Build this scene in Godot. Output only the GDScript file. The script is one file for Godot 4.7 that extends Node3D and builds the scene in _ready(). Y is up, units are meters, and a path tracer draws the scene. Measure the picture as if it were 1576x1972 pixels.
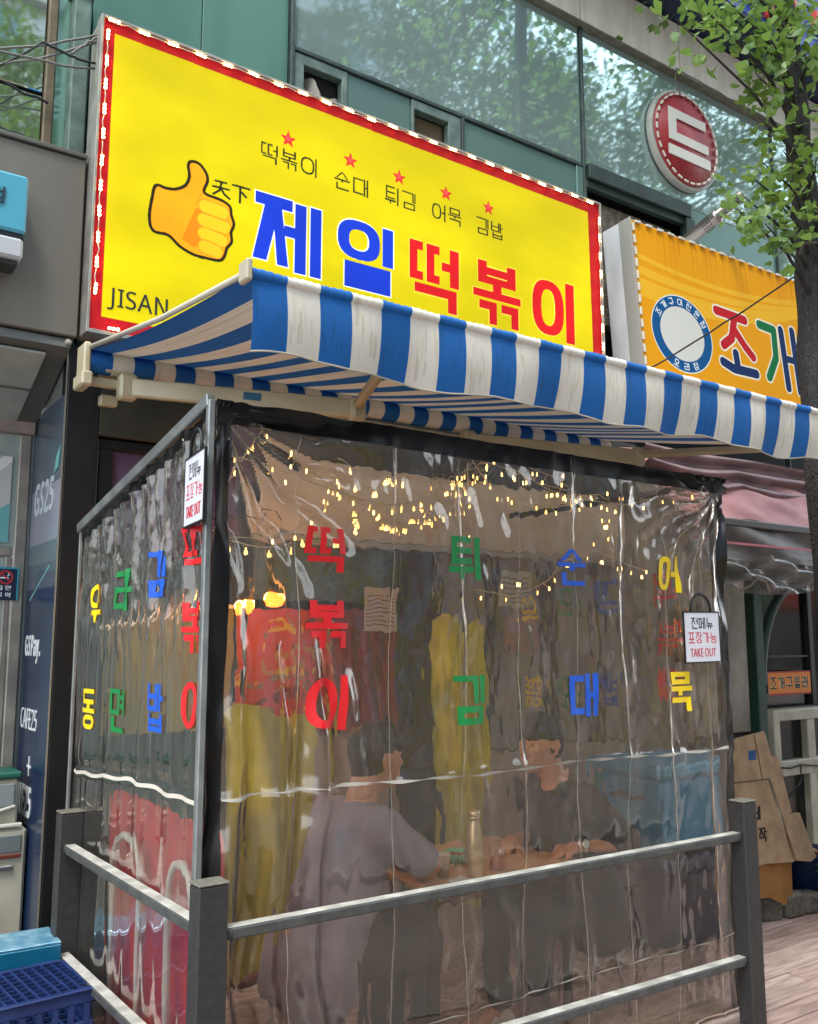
extends Node3D

# ---------------------------------------------------------------- helpers
var used := {}
var mats := {}
var rng := RandomNumberGenerator.new()

func numbered(parent: Node, called: String) -> String:
	var k := str(parent.get_instance_id()) + called
	var n: int = used.get(k, 0)
	used[k] = n + 1
	return called if n == 0 else "%s_%03d" % [called, n]

func put(o: Node, called: String, parent: Node) -> void:
	o.name = numbered(parent, called)
	parent.add_child(o, true)

func thing(called: String, label: String, category: String, at := Vector3.ZERO, turn := 0.0, group := "") -> Node3D:
	var o := Node3D.new()
	put(o, called, self)
	o.position = at
	o.rotation.y = turn
	tag(o, label, category, group)
	return o

func tag(o: Node, label: String, category: String, group := "") -> void:
	o.set_meta("label", label)
	o.set_meta("category", category)
	if group: o.set_meta("group", group)

func part(parent: Node, called: String, what, m: Material, label := "") -> MeshInstance3D:
	var o := MeshInstance3D.new()
	o.mesh = what.done() if what is MB else what
	o.material_override = m
	put(o, called, parent)
	if label: o.set_meta("label", label)
	return o

func struct(called: String, what, m: Material) -> MeshInstance3D:
	var o := part(self, called, what, m)
	o.set_meta("kind", "structure")
	return o

func mat(c: Color, rough := 0.7, metal := 0.0, spec := 0.5) -> StandardMaterial3D:
	var k := "%s %s %s %s" % [c.to_html(), rough, metal, spec]
	if not mats.has(k):
		var m := StandardMaterial3D.new()
		m.albedo_color = c
		m.roughness = rough
		m.metallic = metal
		m.metallic_specular = spec
		mats[k] = m
	return mats[k]

func glow(c: Color, e: float) -> StandardMaterial3D:
	var k := "glow %s %s" % [c.to_html(), e]
	if not mats.has(k):
		var m := StandardMaterial3D.new()
		m.albedo_color = c
		m.emission_enabled = true
		m.emission = c
		m.emission_energy_multiplier = e
		mats[k] = m
	return mats[k]

func noise_tex(freq: float, a: Color, b: Color, size := 256, oct := 4, s := 1, type := FastNoiseLite.TYPE_SIMPLEX_SMOOTH) -> NoiseTexture2D:
	var n := FastNoiseLite.new()
	n.seed = s
	n.noise_type = type
	n.frequency = freq
	n.fractal_octaves = oct
	var t := NoiseTexture2D.new()
	t.width = size
	t.height = size
	t.seamless = true
	t.noise = n
	var g := Gradient.new()
	g.set_color(0, a)
	g.set_color(1, b)
	g.set_offset(0, 0.22)
	g.set_offset(1, 0.78)
	t.color_ramp = g
	return t

# a worn surface: mottled between two colours in world space, stretched along y by tall
func worn(key: String, a: Color, b: Color, rough := 0.7, metal := 0.0, freq := 0.02, scale := Vector3(0.5, 0.5, 0.5), bump := 0.0, s := 1) -> StandardMaterial3D:
	if mats.has(key): return mats[key]
	var m := StandardMaterial3D.new()
	m.albedo_texture = noise_tex(freq, a, b, 256, 5, s)
	m.uv1_triplanar = true
	m.uv1_world_triplanar = true
	m.uv1_scale = scale
	m.roughness = rough
	m.metallic = metal
	if bump > 0.0:
		var n := FastNoiseLite.new()
		n.seed = s + 7
		n.frequency = freq * 3.0
		var t := NoiseTexture2D.new()
		t.width = 256
		t.height = 256
		t.seamless = true
		t.as_normal_map = true
		t.bump_strength = 4.0
		t.noise = n
		m.normal_enabled = true
		m.normal_texture = t
		m.normal_scale = bump
	mats[key] = m
	return m

class MB:
	var st := SurfaceTool.new()
	func _init(smooth := false) -> void:
		st.begin(Mesh.PRIMITIVE_TRIANGLES)
		st.set_smooth_group(0 if smooth else -1)
	func v(p: Vector3, uv := Vector2.ZERO) -> void:
		st.set_uv(uv)
		st.add_vertex(p)
	func tri(a: Vector3, b: Vector3, c: Vector3) -> MB:
		v(a); v(c); v(b)
		return self
	func quad(a: Vector3, b: Vector3, c: Vector3, d: Vector3) -> MB:
		v(a, Vector2(0, 1)); v(c, Vector2(1, 0)); v(b, Vector2(1, 1))
		v(a, Vector2(0, 1)); v(d, Vector2(0, 0)); v(c, Vector2(1, 0))
		return self
	func face(pts: Array, mid: Vector3) -> void:
		var n: Vector3 = (pts[1] - pts[0]).cross(pts[2] - pts[0])
		if n.dot(pts[0] - mid) < 0.0: pts.reverse()
		for i in pts.size() - 2: tri(pts[0], pts[i + 1], pts[i + 2])
	func box(c: Vector3, size: Vector3, ch := 0.0, b := Basis()) -> MB:
		var h := size / 2
		var P := func(s: Vector3, ax: int) -> Vector3:
			var q := Vector3(s.x * (h.x - ch), s.y * (h.y - ch), s.z * (h.z - ch))
			q[ax] = s[ax] * h[ax]
			return c + b * q
		for ax in 3:
			var u := (ax + 1) % 3
			var w := (ax + 2) % 3
			for sg in [-1.0, 1.0]:
				var f := []
				for k in [[-1, -1], [1, -1], [1, 1], [-1, 1]]:
					var s := Vector3()
					s[ax] = sg; s[u] = k[0]; s[w] = k[1]
					f.append(P.call(s, ax))
				face(f, c)
				if ch > 0.0:
					for s2 in [-1.0, 1.0]:
						var s := Vector3()
						s[ax] = sg; s[u] = s2; s[w] = -1
						var e := s
						e[w] = 1
						face([P.call(s, ax), P.call(e, ax), P.call(e, u), P.call(s, u)], c)
		if ch > 0.0:
			for x in [-1.0, 1.0]:
				for y in [-1.0, 1.0]:
					for z in [-1.0, 1.0]:
						var s := Vector3(x, y, z)
						face([P.call(s, 0), P.call(s, 1), P.call(s, 2)], c)
		return self
	func face_slab(a: Vector3, b: Vector3, c: Vector3, d: Vector3, th: float) -> MB:
		var n := (b - a).cross(d - a).normalized() * th
		var m := (a + b + c + d) / 4 - n / 2
		var q := [a, b, c, d]
		face([a, b, c, d], m)
		face([a - n, b - n, c - n, d - n], m)
		for i in 4: face([q[i], q[(i + 1) % 4], q[(i + 1) % 4] - n, q[i] - n], m)
		return self
	func span(a: Vector3, b: Vector3, ch := 0.0) -> MB:   # a box between two corners
		return box((a + b) / 2, (b - a).abs(), ch)
	func bar(a: Vector3, b: Vector3, w: float, h: float, ch := 0.0, up := Vector3.UP) -> MB:
		var z := (b - a).normalized()
		var x := up.cross(z).normalized()
		return box((a + b) / 2, Vector3(w, h, a.distance_to(b)), ch, Basis(x, z.cross(x), z))
	func tube(pts: Array, radii, seg := 8, caps := true) -> MB:
		var rings := []
		var side := Vector3.ZERO
		for i in pts.size():
			var d: Vector3 = (pts[mini(i + 1, pts.size() - 1)] - pts[maxi(i - 1, 0)]).normalized()
			if side == Vector3.ZERO:
				side = d.cross(Vector3.UP if absf(d.y) < 0.9 else Vector3.RIGHT).normalized()
			else:
				side = (side - d * side.dot(d)).normalized()
			var up := d.cross(side)
			var r: float = radii[i] if radii is Array else radii
			var ring := []
			for k in seg:
				var a := TAU * k / seg
				ring.append(pts[i] + (side * cos(a) + up * sin(a)) * r)
			rings.append(ring)
		for i in rings.size() - 1:
			for k in seg:
				var n := (k + 1) % seg
				quad(rings[i][k], rings[i][n], rings[i + 1][n], rings[i + 1][k])
		if caps:
			for k in seg - 2:
				tri(rings[0][0], rings[0][k + 2], rings[0][k + 1])
				var l: Array = rings[-1]
				tri(l[0], l[k + 1], l[k + 2])
		return self
	func lathe(prof: Array, at := Vector3.ZERO, seg := 16, b := Basis()) -> MB:   # Vector2(radius, height), from the bottom up
		for i in prof.size() - 1:
			for k in seg:
				var a0 := TAU * k / seg
				var a1 := TAU * (k + 1) / seg
				var p := func(q: Vector2, a: float) -> Vector3: return at + b * Vector3(q.x * cos(a), q.y, -q.x * sin(a))
				var A = p.call(prof[i], a0)
				var B = p.call(prof[i], a1)
				var C = p.call(prof[i + 1], a1)
				var D = p.call(prof[i + 1], a0)
				if prof[i].x > 1e-5: tri(A, B, C)
				if prof[i + 1].x > 1e-5: tri(A, C, D)
		return self
	func prism(poly: PackedVector2Array, z0: float, z1: float, t := Transform3D()) -> MB:   # a flat outline in x and y, given depth
		if Geometry2D.is_polygon_clockwise(poly): poly.reverse()
		var ix := Geometry2D.triangulate_polygon(poly)
		for i in range(0, ix.size(), 3):
			var a := poly[ix[i]]
			var b := poly[ix[i + 1]]
			var c := poly[ix[i + 2]]
			if (b - a).cross(c - a) < 0:
				var w := b
				b = c
				c = w
			tri(t * Vector3(a.x, a.y, z1), t * Vector3(b.x, b.y, z1), t * Vector3(c.x, c.y, z1))
			tri(t * Vector3(a.x, a.y, z0), t * Vector3(c.x, c.y, z0), t * Vector3(b.x, b.y, z0))
		for i in poly.size():
			var a := poly[i]
			var b := poly[(i + 1) % poly.size()]
			quad(t * Vector3(a.x, a.y, z0), t * Vector3(b.x, b.y, z0), t * Vector3(b.x, b.y, z1), t * Vector3(a.x, a.y, z1))
		return self
	func grid(f: Callable, nu: int, nv: int, us := 1.0, vs := 1.0) -> MB:   # f(u, v) with u to the right and v up, seen from its front
		var rows := []
		for j in nv + 1:
			var row := []
			for i in nu + 1: row.append(f.call(float(i) / nu, float(j) / nv))
			rows.append(row)
		for j in nv:
			for i in nu:
				var uv := func(x: int, y: int) -> Vector2: return Vector2(us * x / nu, vs * (1.0 - float(y) / nv))
				v(rows[j][i], uv.call(i, j)); v(rows[j + 1][i + 1], uv.call(i + 1, j + 1)); v(rows[j][i + 1], uv.call(i + 1, j))
				v(rows[j][i], uv.call(i, j)); v(rows[j + 1][i], uv.call(i, j + 1)); v(rows[j + 1][i + 1], uv.call(i + 1, j + 1))
		return self
	func done() -> ArrayMesh:
		st.index()
		st.generate_normals()
		return st.commit()

# ---------------------------------------------------------------- Korean lettering: every syllable as a list of four-cornered strokes in a unit square
const FIRST := "ㄱㄲㄴㄷㄸㄹㅁㅂㅃㅅㅆㅇㅈㅉㅊㅋㅌㅍㅎ"
const VOWEL := "ㅏㅐㅑㅒㅓㅔㅕㅖㅗㅘㅙㅚㅛㅜㅝㅞㅟㅠㅡㅢㅣ"
const LAST := {1: "ㄱ", 2: "ㄲ", 4: "ㄴ", 8: "ㄹ", 16: "ㅁ", 17: "ㅂ", 21: "ㅇ"}

func rct(o: Array, x0: float, y0: float, x1: float, y1: float) -> void:
	o.append([Vector2(x0, y0), Vector2(x1, y0), Vector2(x1, y1), Vector2(x0, y1)])

func leg(o: Array, x0: float, x1: float, y0: float, y1: float, t: float) -> void:   # a slanting stroke from (x0, y0) below to (x1, y1) above
	o.append([Vector2(x0 - t / 2, y0), Vector2(x0 + t / 2, y0), Vector2(x1 + t / 2, y1), Vector2(x1 - t / 2, y1)])

func ring(o: Array, x0: float, y0: float, x1: float, y1: float, tx: float, ty: float, n := 28) -> void:
	var c := Vector2((x0 + x1) / 2, (y0 + y1) / 2)
	var r := Vector2((x1 - x0) / 2, (y1 - y0) / 2)
	var q := r - Vector2(tx, ty)
	var e := func(k: int, s: Vector2) -> Vector2:
		var a := TAU * k / n
		var p := 0.78
		return c + Vector2(s.x * signf(cos(a)) * pow(absf(cos(a)), p), s.y * signf(sin(a)) * pow(absf(sin(a)), p))
	for k in n:
		o.append([e.call(k, q), e.call(k, r), e.call(k + 1, r), e.call(k + 1, q)])

func jamo(o: Array, c: String, x0: float, y0: float, x1: float, y1: float, tx: float, ty: float) -> void:
	var xm := (x0 + x1) / 2
	var ym := (y0 + y1) / 2
	match c:
		"ㄱ":
			rct(o, x0, y1 - ty, x1, y1); rct(o, x1 - tx, y0, x1, y1 - ty)
		"ㄴ":
			rct(o, x0, y0, x1, y0 + ty); rct(o, x0, y0 + ty, x0 + tx, y1)
		"ㄷ":
			rct(o, x0, y1 - ty, x1, y1); rct(o, x0, y0, x1, y0 + ty); rct(o, x0, y0 + ty, x0 + tx, y1 - ty)
		"ㄹ":
			rct(o, x0, y1 - ty, x1, y1); rct(o, x0, ym - ty / 2, x1, ym + ty / 2); rct(o, x0, y0, x1, y0 + ty)
			rct(o, x1 - tx, ym + ty / 2, x1, y1 - ty); rct(o, x0, y0 + ty, x0 + tx, ym - ty / 2)
		"ㅁ":
			rct(o, x0, y1 - ty, x1, y1); rct(o, x0, y0, x1, y0 + ty); rct(o, x0, y0 + ty, x0 + tx, y1 - ty); rct(o, x1 - tx, y0 + ty, x1, y1 - ty)
		"ㅂ":
			rct(o, x0, y0, x0 + tx, y1); rct(o, x1 - tx, y0, x1, y1); rct(o, x0 + tx, y0, x1 - tx, y0 + ty)
			rct(o, x0 + tx, ym - ty * 0.3, x1 - tx, ym + ty * 0.7)
		"ㅅ":
			leg(o, x0 + tx / 2, xm, y0, y1, tx); leg(o, x1 - tx / 2, xm, y0, y1, tx)
		"ㅈ":
			rct(o, x0, y1 - ty, x1, y1); leg(o, x0 + tx / 2, xm, y0, y1 - ty, tx); leg(o, x1 - tx / 2, xm, y0, y1 - ty, tx)
		"ㅇ":
			ring(o, x0, y0, x1, y1, tx, ty)
		"ㅌ":
			rct(o, x0, y0, x0 + tx, y1); rct(o, x0 + tx, y1 - ty, x1, y1); rct(o, x0 + tx, ym - ty / 2, x1, ym + ty / 2); rct(o, x0 + tx, y0, x1, y0 + ty)
		"ㅍ":
			rct(o, x0, y1 - ty, x1, y1); rct(o, x0, y0, x1, y0 + ty)
			for s in [0.27, 0.73]: rct(o, lerpf(x0, x1, s) - tx / 2, y0 + ty, lerpf(x0, x1, s) + tx / 2, y1 - ty)
		"ㄲ", "ㄸ":
			var g := (x1 - x0) * 0.06
			var h := "ㄱ" if c == "ㄲ" else "ㄷ"
			jamo(o, h, x0, y0, xm - g, y1, tx * 0.85, ty); jamo(o, h, xm + g, y0, x1, y1, tx * 0.85, ty)
		"ㅏ":
			rct(o, x0, y0, x0 + tx, y1); rct(o, x0 + tx, ym - ty / 2, x1, ym + ty / 2)
		"ㅓ":
			rct(o, x1 - tx, y0, x1, y1); rct(o, x0, ym - ty / 2, x1 - tx, ym + ty / 2)
		"ㅕ":
			rct(o, x1 - tx, y0, x1, y1)
			for s in [0.34, 0.68]: rct(o, x0, lerpf(y0, y1, s) - ty / 2, x1 - tx, lerpf(y0, y1, s) + ty / 2)
		"ㅣ":
			rct(o, x1 - tx, y0, x1, y1)
		"ㅐ":
			rct(o, x0, y0, x0 + tx, y1); rct(o, x1 - tx, y0, x1, y1); rct(o, x0 + tx, ym - ty / 2, x1 - tx, ym + ty / 2)
		"ㅔ":
			var a := x1 - 2.35 * tx
			rct(o, a, y0, a + tx, y1); rct(o, x1 - tx, y0, x1, y1); rct(o, x0, ym - ty / 2, a, ym + ty / 2)
		"ㅡ":
			rct(o, x0, y0, x1, y0 + ty)
		"ㅗ":
			rct(o, x0, y0, x1, y0 + ty); rct(o, xm - tx / 2, y0 + ty, xm + tx / 2, y1)
		"ㅜ":
			rct(o, x0, y1 - ty, x1, y1); rct(o, xm - tx / 2, y0, xm + tx / 2, y1 - ty)
		"ㅠ":
			rct(o, x0, y1 - ty, x1, y1)
			for s in [0.33, 0.67]: rct(o, lerpf(x0, x1, s) - tx / 2, y0, lerpf(x0, x1, s) + tx / 2, y1 - ty)

func glyph(ch: String, tx := 0.15, ty := 0.13) -> Array:
	var o := []
	var n := ch.unicode_at(0) - 0xAC00
	var a := FIRST[n / 588]
	var b := VOWEL[(n % 588) / 28]
	var c: String = LAST.get(n % 28, "")
	var gap := 0.045
	var y0 := 0.0
	if c:
		var h := 0.36 if c in "ㄱㄲㄴㅇ" else 0.38
		jamo(o, c, 0.12 if c != "ㄱ" else 0.1, 0.0, 0.95, h, tx, ty * 0.92)
		y0 = h + gap
		ty *= 0.86
	if b in "ㅗㅜㅡㅠ":
		var h: float = ty if b == "ㅡ" else ty + (0.11 if c else 0.2)
		jamo(o, b, 0.0, y0, 1.0, y0 + h, tx, ty)
		jamo(o, a, 0.1, y0 + h + (gap if b != "ㅗ" else 0.0), 0.9, 1.0, tx, ty)
	elif b == "ㅟ":
		var h: float = ty + 0.16
		jamo(o, "ㅜ", 0.0, y0, 0.76, y0 + h, tx, ty)
		jamo(o, a, 0.06, y0 + h + gap, 0.7, 1.0, tx, ty)
		jamo(o, "ㅣ", 0.8, y0, 0.97, 1.0, tx, ty)
	else:
		var w: float = {"ㅣ": tx, "ㅐ": 2 * tx + 0.1, "ㅔ": 2.35 * tx + 0.12}.get(b, tx + 0.17)
		jamo(o, b, 1.0 - w, y0, 1.0, 1.0, tx, ty)
		jamo(o, a, 0.0, y0 + (0.0 if c else 0.06), 1.0 - w - gap, 1.0 - (0.0 if c else 0.04), tx, ty)
	return o

# a picture that is printed: a rectangle of a sign in metres, painted polygon by polygon
class Print:
	var im: Image
	var org: Vector2
	var s: float
	func _init(x0: float, y0: float, x1: float, y1: float, wide: int, c: Color) -> void:
		s = wide / (x1 - x0)
		org = Vector2(x0, y1)
		im = Image.create(wide, int((y1 - y0) * s), false, Image.FORMAT_RGBA8)
		im.fill(c)
	func poly(pts: Array, c: Color) -> void:
		var q := []
		var lo := 1e9
		var hi := -1e9
		for p in pts:
			var k := Vector2((p.x - org.x) * s, (org.y - p.y) * s)
			q.append(k)
			lo = minf(lo, k.y)
			hi = maxf(hi, k.y)
		for row in range(maxi(0, int(lo)), mini(im.get_height() - 1, int(hi)) + 1):
			var y := row + 0.5
			var xs := []
			for i in q.size():
				var a: Vector2 = q[i]
				var b: Vector2 = q[(i + 1) % q.size()]
				if (a.y <= y) != (b.y <= y): xs.append(a.x + (y - a.y) / (b.y - a.y) * (b.x - a.x))
			xs.sort()
			for i in range(0, xs.size() - 1, 2):
				var l := int(round(xs[i]))
				var r := int(round(xs[i + 1]))
				if r > l: im.fill_rect(Rect2i(l, row, r - l, 1), c)
	func circle(c: Vector2, r: float, col: Color, ry := 0.0) -> void:
		var p := []
		for k in 48: p.append(c + Vector2(cos(TAU * k / 48) * r, sin(TAU * k / 48) * (ry if ry > 0 else r)))
		poly(p, col)
	func line(pts: Array, w: float, col: Color) -> void:
		for i in pts.size() - 1:
			var a: Vector2 = pts[i]
			var b: Vector2 = pts[i + 1]
			var n: Vector2 = (b - a).normalized().orthogonal() * w / 2
			poly([a - n, b - n, b + n, a + n], col)
			circle(b, w / 2, col)
		circle(pts[0], w / 2, col)
	func tex() -> ImageTexture:
		return ImageTexture.create_from_image(im)

func write(p: Print, text: String, x: float, y: float, w: float, h: float, step: float, c: Color, tx := 0.15, ty := 0.13, drop := 0.0, turn := 0.0) -> void:
	for i in text.length():
		if text[i] == " ": continue
		for q in glyph(text[i], tx, ty):
			var r := []
			for k in q:
				var l := Vector2((k.x - 0.5) * w, (k.y - 0.5) * h).rotated(turn)
				r.append(Vector2(x + i * step + w / 2, y + i * drop + h / 2) + l)
			p.poly(r, c)

func letters(text: String, at: Vector2, w: float, h: float, tx := 0.16, ty := 0.14, step := 0.0) -> Array:   # strokes in metres
	var o := []
	for i in text.length():
		if text[i] == " ": continue
		for q in glyph(text[i], tx, ty):
			var r := []
			for k in q: r.append(Vector2(at.x + i * (step if step else w) + k.x * w, at.y + k.y * h))
			o.append(r)
	return o

# cut vinyl strokes that follow a surface: f(x, y) gives the point, n the outward direction
func vinyl(strokes: Array, f: Callable, n: Vector3, cell := 0.02) -> MB:
	var m := MB.new(true)
	var lift := 0.004
	for q in strokes:
		lift += 0.00006
		var du: int = maxi(1, int(ceil(q[0].distance_to(q[1]) / cell)))
		var dv: int = maxi(1, int(ceil(q[0].distance_to(q[3]) / cell)))
		var up := lift
		m.grid(func(u: float, v: float) -> Vector3:
			var a: Vector2 = q[0].lerp(q[1], u)
			var b: Vector2 = q[3].lerp(q[2], u)
			var p := a.lerp(b, v)
			return f.call(p.x, p.y) + n * up, du, dv)
	return m

func words(parent: Node, text: String, h: float, at: Vector3, m: Material, b := Basis(), bold := true, wide := 1.0, deep := 0.002) -> MeshInstance3D:
	var t := TextMesh.new()
	var f := SystemFont.new()
	f.font_names = PackedStringArray(["Droid Sans"])
	f.font_weight = 700 if bold else 400
	t.font = f
	t.text = text
	t.font_size = 32
	t.pixel_size = h / 23.0
	t.depth = deep
	t.curve_step = 1.0
	var o := part(parent, "lettering", t, m)
	o.transform = Transform3D(b * Basis.from_scale(Vector3(wide, 1, 1)), at)
	return o

# ---------------------------------------------------------------- bodies: tapered bones joined by a smooth minimum, meshed as surface nets
func flesh(bones: Array, cell: float, k := 60.0) -> ArrayMesh:
	var lo := Vector3.ONE * 1e9
	var hi := -lo
	var pad := 3.2 / k + cell * 2
	for b in bones:
		var r: float = maxf(b[2], b[3]) + pad
		lo = lo.min(b[0] - Vector3.ONE * r).min(b[1] - Vector3.ONE * r)
		hi = hi.max(b[0] + Vector3.ONE * r).max(b[1] + Vector3.ONE * r)
	var nx := int((hi.x - lo.x) / cell) + 2
	var ny := int((hi.y - lo.y) / cell) + 2
	var nz := int((hi.z - lo.z) / cell) + 2
	var sum := PackedFloat32Array()
	sum.resize(nx * ny * nz)
	for b in bones:
		var A: Vector3 = b[0]
		var B: Vector3 = b[1]
		var r0: float = b[2]
		var r1: float = b[3]
		var R := maxf(r0, r1) + pad
		var s: Vector3 = (A.min(B) - Vector3.ONE * R - lo) / cell
		var e: Vector3 = (A.max(B) + Vector3.ONE * R - lo) / cell
		var d := B - A
		var dd := maxf(d.length_squared(), 1e-9)
		var flat: Vector3 = b[4] if b.size() > 4 else Vector3.ONE   # squash of the distance along x, y, z
		for z in range(maxi(0, int(s.z)), mini(nz, int(e.z) + 1)):
			for y in range(maxi(0, int(s.y)), mini(ny, int(e.y) + 1)):
				for x in range(maxi(0, int(s.x)), mini(nx, int(e.x) + 1)):
					var p := lo + Vector3(x, y, z) * cell - A
					var t := clampf(p.dot(d) / dd, 0.0, 1.0)
					var dist := ((p - d * t) * flat).length() - lerpf(r0, r1, t)
					if dist < 0.3: sum[(z * ny + y) * nx + x] += exp(-k * dist)
	var at := {}
	var verts := PackedVector3Array()
	var sx := 1
	var sy := nx
	var sz := nx * ny
	var off := [0, sx, sy, sx + sy, sz, sx + sz, sy + sz, sx + sy + sz]
	for z in nz - 1:
		for y in ny - 1:
			var row := (z * ny + y) * nx
			for x in nx - 1:
				var i := row + x
				var a := sum[i] > 1.0
				if a == (sum[i + 1] > 1.0) and a == (sum[i + sy] > 1.0) and a == (sum[i + sy + 1] > 1.0) and a == (sum[i + sz] > 1.0) and a == (sum[i + sz + 1] > 1.0) and a == (sum[i + sz + sy] > 1.0) and a == (sum[i + sz + sy + 1] > 1.0): continue
				var c := Vector3.ZERO
				var n := 0
				for eA in 8:
					for bit in [1, 2, 4]:
						if eA & bit: continue
						var eB: int = eA | bit
						var f0 := -log(maxf(sum[i + off[eA]], 1e-9))
						var f1 := -log(maxf(sum[i + off[eB]], 1e-9))
						if (f0 < 0) == (f1 < 0): continue
						var t := f0 / (f0 - f1)
						var p0 := Vector3(eA & 1, (eA >> 1) & 1, (eA >> 2) & 1)
						var p1 := Vector3(eB & 1, (eB >> 1) & 1, (eB >> 2) & 1)
						c += p0.lerp(p1, t)
						n += 1
				at[i] = verts.size()
				verts.append(lo + (Vector3(x, y, z) + c / n) * cell)
	var st := SurfaceTool.new()
	st.begin(Mesh.PRIMITIVE_TRIANGLES)
	st.set_smooth_group(0)
	for v in verts: st.add_vertex(v)
	for i in at:
		var ins: bool = sum[i] > 1.0
		for ax in [[sx, sy, sz], [sy, sz, sx], [sz, sx, sy]]:
			if (sum[i + ax[0]] > 1.0) == ins: continue
			if not (at.has(i - ax[1]) and at.has(i - ax[2]) and at.has(i - ax[1] - ax[2])): continue
			var q := [at[i], at[i - ax[1]], at[i - ax[1] - ax[2]], at[i - ax[2]]]
			if not ins: q.reverse()
			for j in [0, 2, 1, 0, 3, 2]: st.add_index(q[j])
	st.generate_normals()
	return st.commit()

func V(x: float, y: float, z: float) -> Vector3:
	return Vector3(x, y, z)

func catenary(a: Vector3, b: Vector3, sag: float, n := 12, wob := 0.0) -> Array:
	var o := []
	for i in n + 1:
		var t := float(i) / n
		var p := a.lerp(b, t) - Vector3.UP * sag * 4 * t * (1 - t)
		if i > 0 and i < n: p += V(rng.randf_range(-wob, wob), rng.randf_range(-wob, wob), rng.randf_range(-wob, wob))
		o.append(p)
	return o

func along(pts: Array, t: float) -> Vector3:
	var k := clampf(t, 0, 0.9999) * (pts.size() - 1)
	return pts[int(k)].lerp(pts[int(k) + 1], k - int(k))

# ---------------------------------------------------------------- sheets of clear plastic
var bumps := FastNoiseLite.new()
var fine := FastNoiseLite.new()
const FZ := -2.77     # front of the booth
const LX := 1.139     # its left side
const RX := 3.78      # its right side

func crease(x: float, at: float, w: float) -> float:
	return exp(-absf(x - at) / w)

func front_sheet(x: float, y: float) -> Vector3:
	var d := bumps.get_noise_2d(x * 120, y * 55) * 0.012 + fine.get_noise_2d(x * 190, y * 105) * 0.0064
	for s in [1.46, 1.84, 2.16, 2.45, 2.76, 3.04, 3.33, 3.6]:
		var at: float = s + 0.012 * sin(y * 5.0 + s * 9.0)
		d += crease(x, at, 0.010) * 0.011 * (0.6 + 0.6 * sin(y * 3.0 + s * 7.0))
	for c in [[1.17, 2.38, 1.0], [3.72, 2.36, -1.0]]:     # folds that fan out from the tied corners
		var q := Vector2((x - c[0]) * c[2], c[1] - y)
		var r := q.length()
		var a := atan2(q.y, q.x)
		d += 0.015 * sin(a * 17.0 + bumps.get_noise_2d(r * 60, c[0] * 90) * 5.0) * smoothstep(0.0, 0.15, r) * (1.0 - smoothstep(0.35, 0.85, r))
	var low := (1.0 - smoothstep(1.45, 1.95, x)) * (1.0 - smoothstep(1.2, 1.95, y))     # heavy hanging folds at the lower left
	d += low * 0.026 * sin((x - 1.15) * 42.0 + y * 4.0 + 1.6 * sin(y * 3.1) + bumps.get_noise_2d(x * 50, y * 40 + 90) * 3.0)
	var mid := exp(-pow((x - 2.3) / 0.4, 2)) * (1.0 - smoothstep(1.3, 1.9, y))
	d += mid * 0.006 * sin(x * 37.0 + y * 5.0 + bumps.get_noise_2d(x * 60, y * 50 + 30) * 5.0)
	d += 0.006 * sin(x * 21.0 + 2.0 * sin(y * 2.0)) * smoothstep(2.2, 0.6, y)
	d += 0.010 * crease(y, 1.16 + 0.012 * sin(x * 3.0), 0.02) + 0.006 * crease(y, 0.33 + 0.03 * sin(x * 4.0), 0.03)
	return V(x, y, FZ + d)

func left_sheet(z: float, y: float) -> Vector3:
	var d := bumps.get_noise_2d(z * 130 + 500, y * 28) * 0.012 + fine.get_noise_2d(z * 300 + 900, y * 50) * lerpf(0.0012, 0.0055, smoothstep(1.0, 1.7, y))
	var up := smoothstep(1.5, 2.0, y)
	d += (0.03 + 0.97 * up) * 0.009 * sin(z * 62.0 + y * 11.0 + bumps.get_noise_2d(z * 80, y * 70) * 6.0) + up * 0.004 * fine.get_noise_2d(z * 700, y * 420)
	d += (0.002 + 0.005 * up) * sin(z * 34.0 + 1.2 * sin(y * 2.3) + bumps.get_noise_2d(z * 40 + 70, y * 30) * 2.5)
	d += 0.012 * crease(y, 1.12 + 0.05 * (z + 4.2), 0.02)
	return V(LX + d, y, z)

func right_sheet(z: float, y: float) -> Vector3:
	return V(RX + bumps.get_noise_2d(z * 90 + 200, y * 40) * 0.014 + 0.006 * sin(z * 30 + y * 2), y, z)

func front_back(x: float, y: float) -> Vector3:
	var low := (1.0 - smoothstep(1.5, 2.1, x)) * (1.0 - smoothstep(1.3, 1.95, y))
	var mid := exp(-pow((x - 2.35) / 0.35, 2)) * (1.0 - smoothstep(1.4, 1.9, y))
	var t := 0.0009 * bumps.get_noise_2d(x * 230 + 40, y * 38 + 7) * (1.0 + 4.0 * low + 1.6 * mid)
	t += 0.00016 * fine.get_noise_2d(x * 800 + 11, y * 210) * (1.0 + 1.5 * low + mid)
	for s in [1.46, 1.84, 2.16, 2.45, 2.76, 3.04, 3.33, 3.6]:
		t += 0.0008 * crease(x, s + 0.012 * sin(y * 5.0 + s * 9.0), 0.012)
	t *= 1.0 - 0.85 * exp(-pow((x - 2.38) / 0.42, 2) - pow((y - 0.88) / 0.26, 2))
	return front_sheet(x, y) - V(0, 0, maxf(0.0006, 0.0045 + t))

func left_back(z: float, y: float) -> Vector3:
	var t := 0.0006 * bumps.get_noise_2d(z * 260 + 90, y * 30 + 7) + 0.00012 * fine.get_noise_2d(z * 900, y * 160)
	t *= 0.02 + 1.2 * smoothstep(1.0, 1.7, y)
	return left_sheet(z, y) + V(maxf(0.0006, 0.0035 + t), 0, 0)

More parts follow.
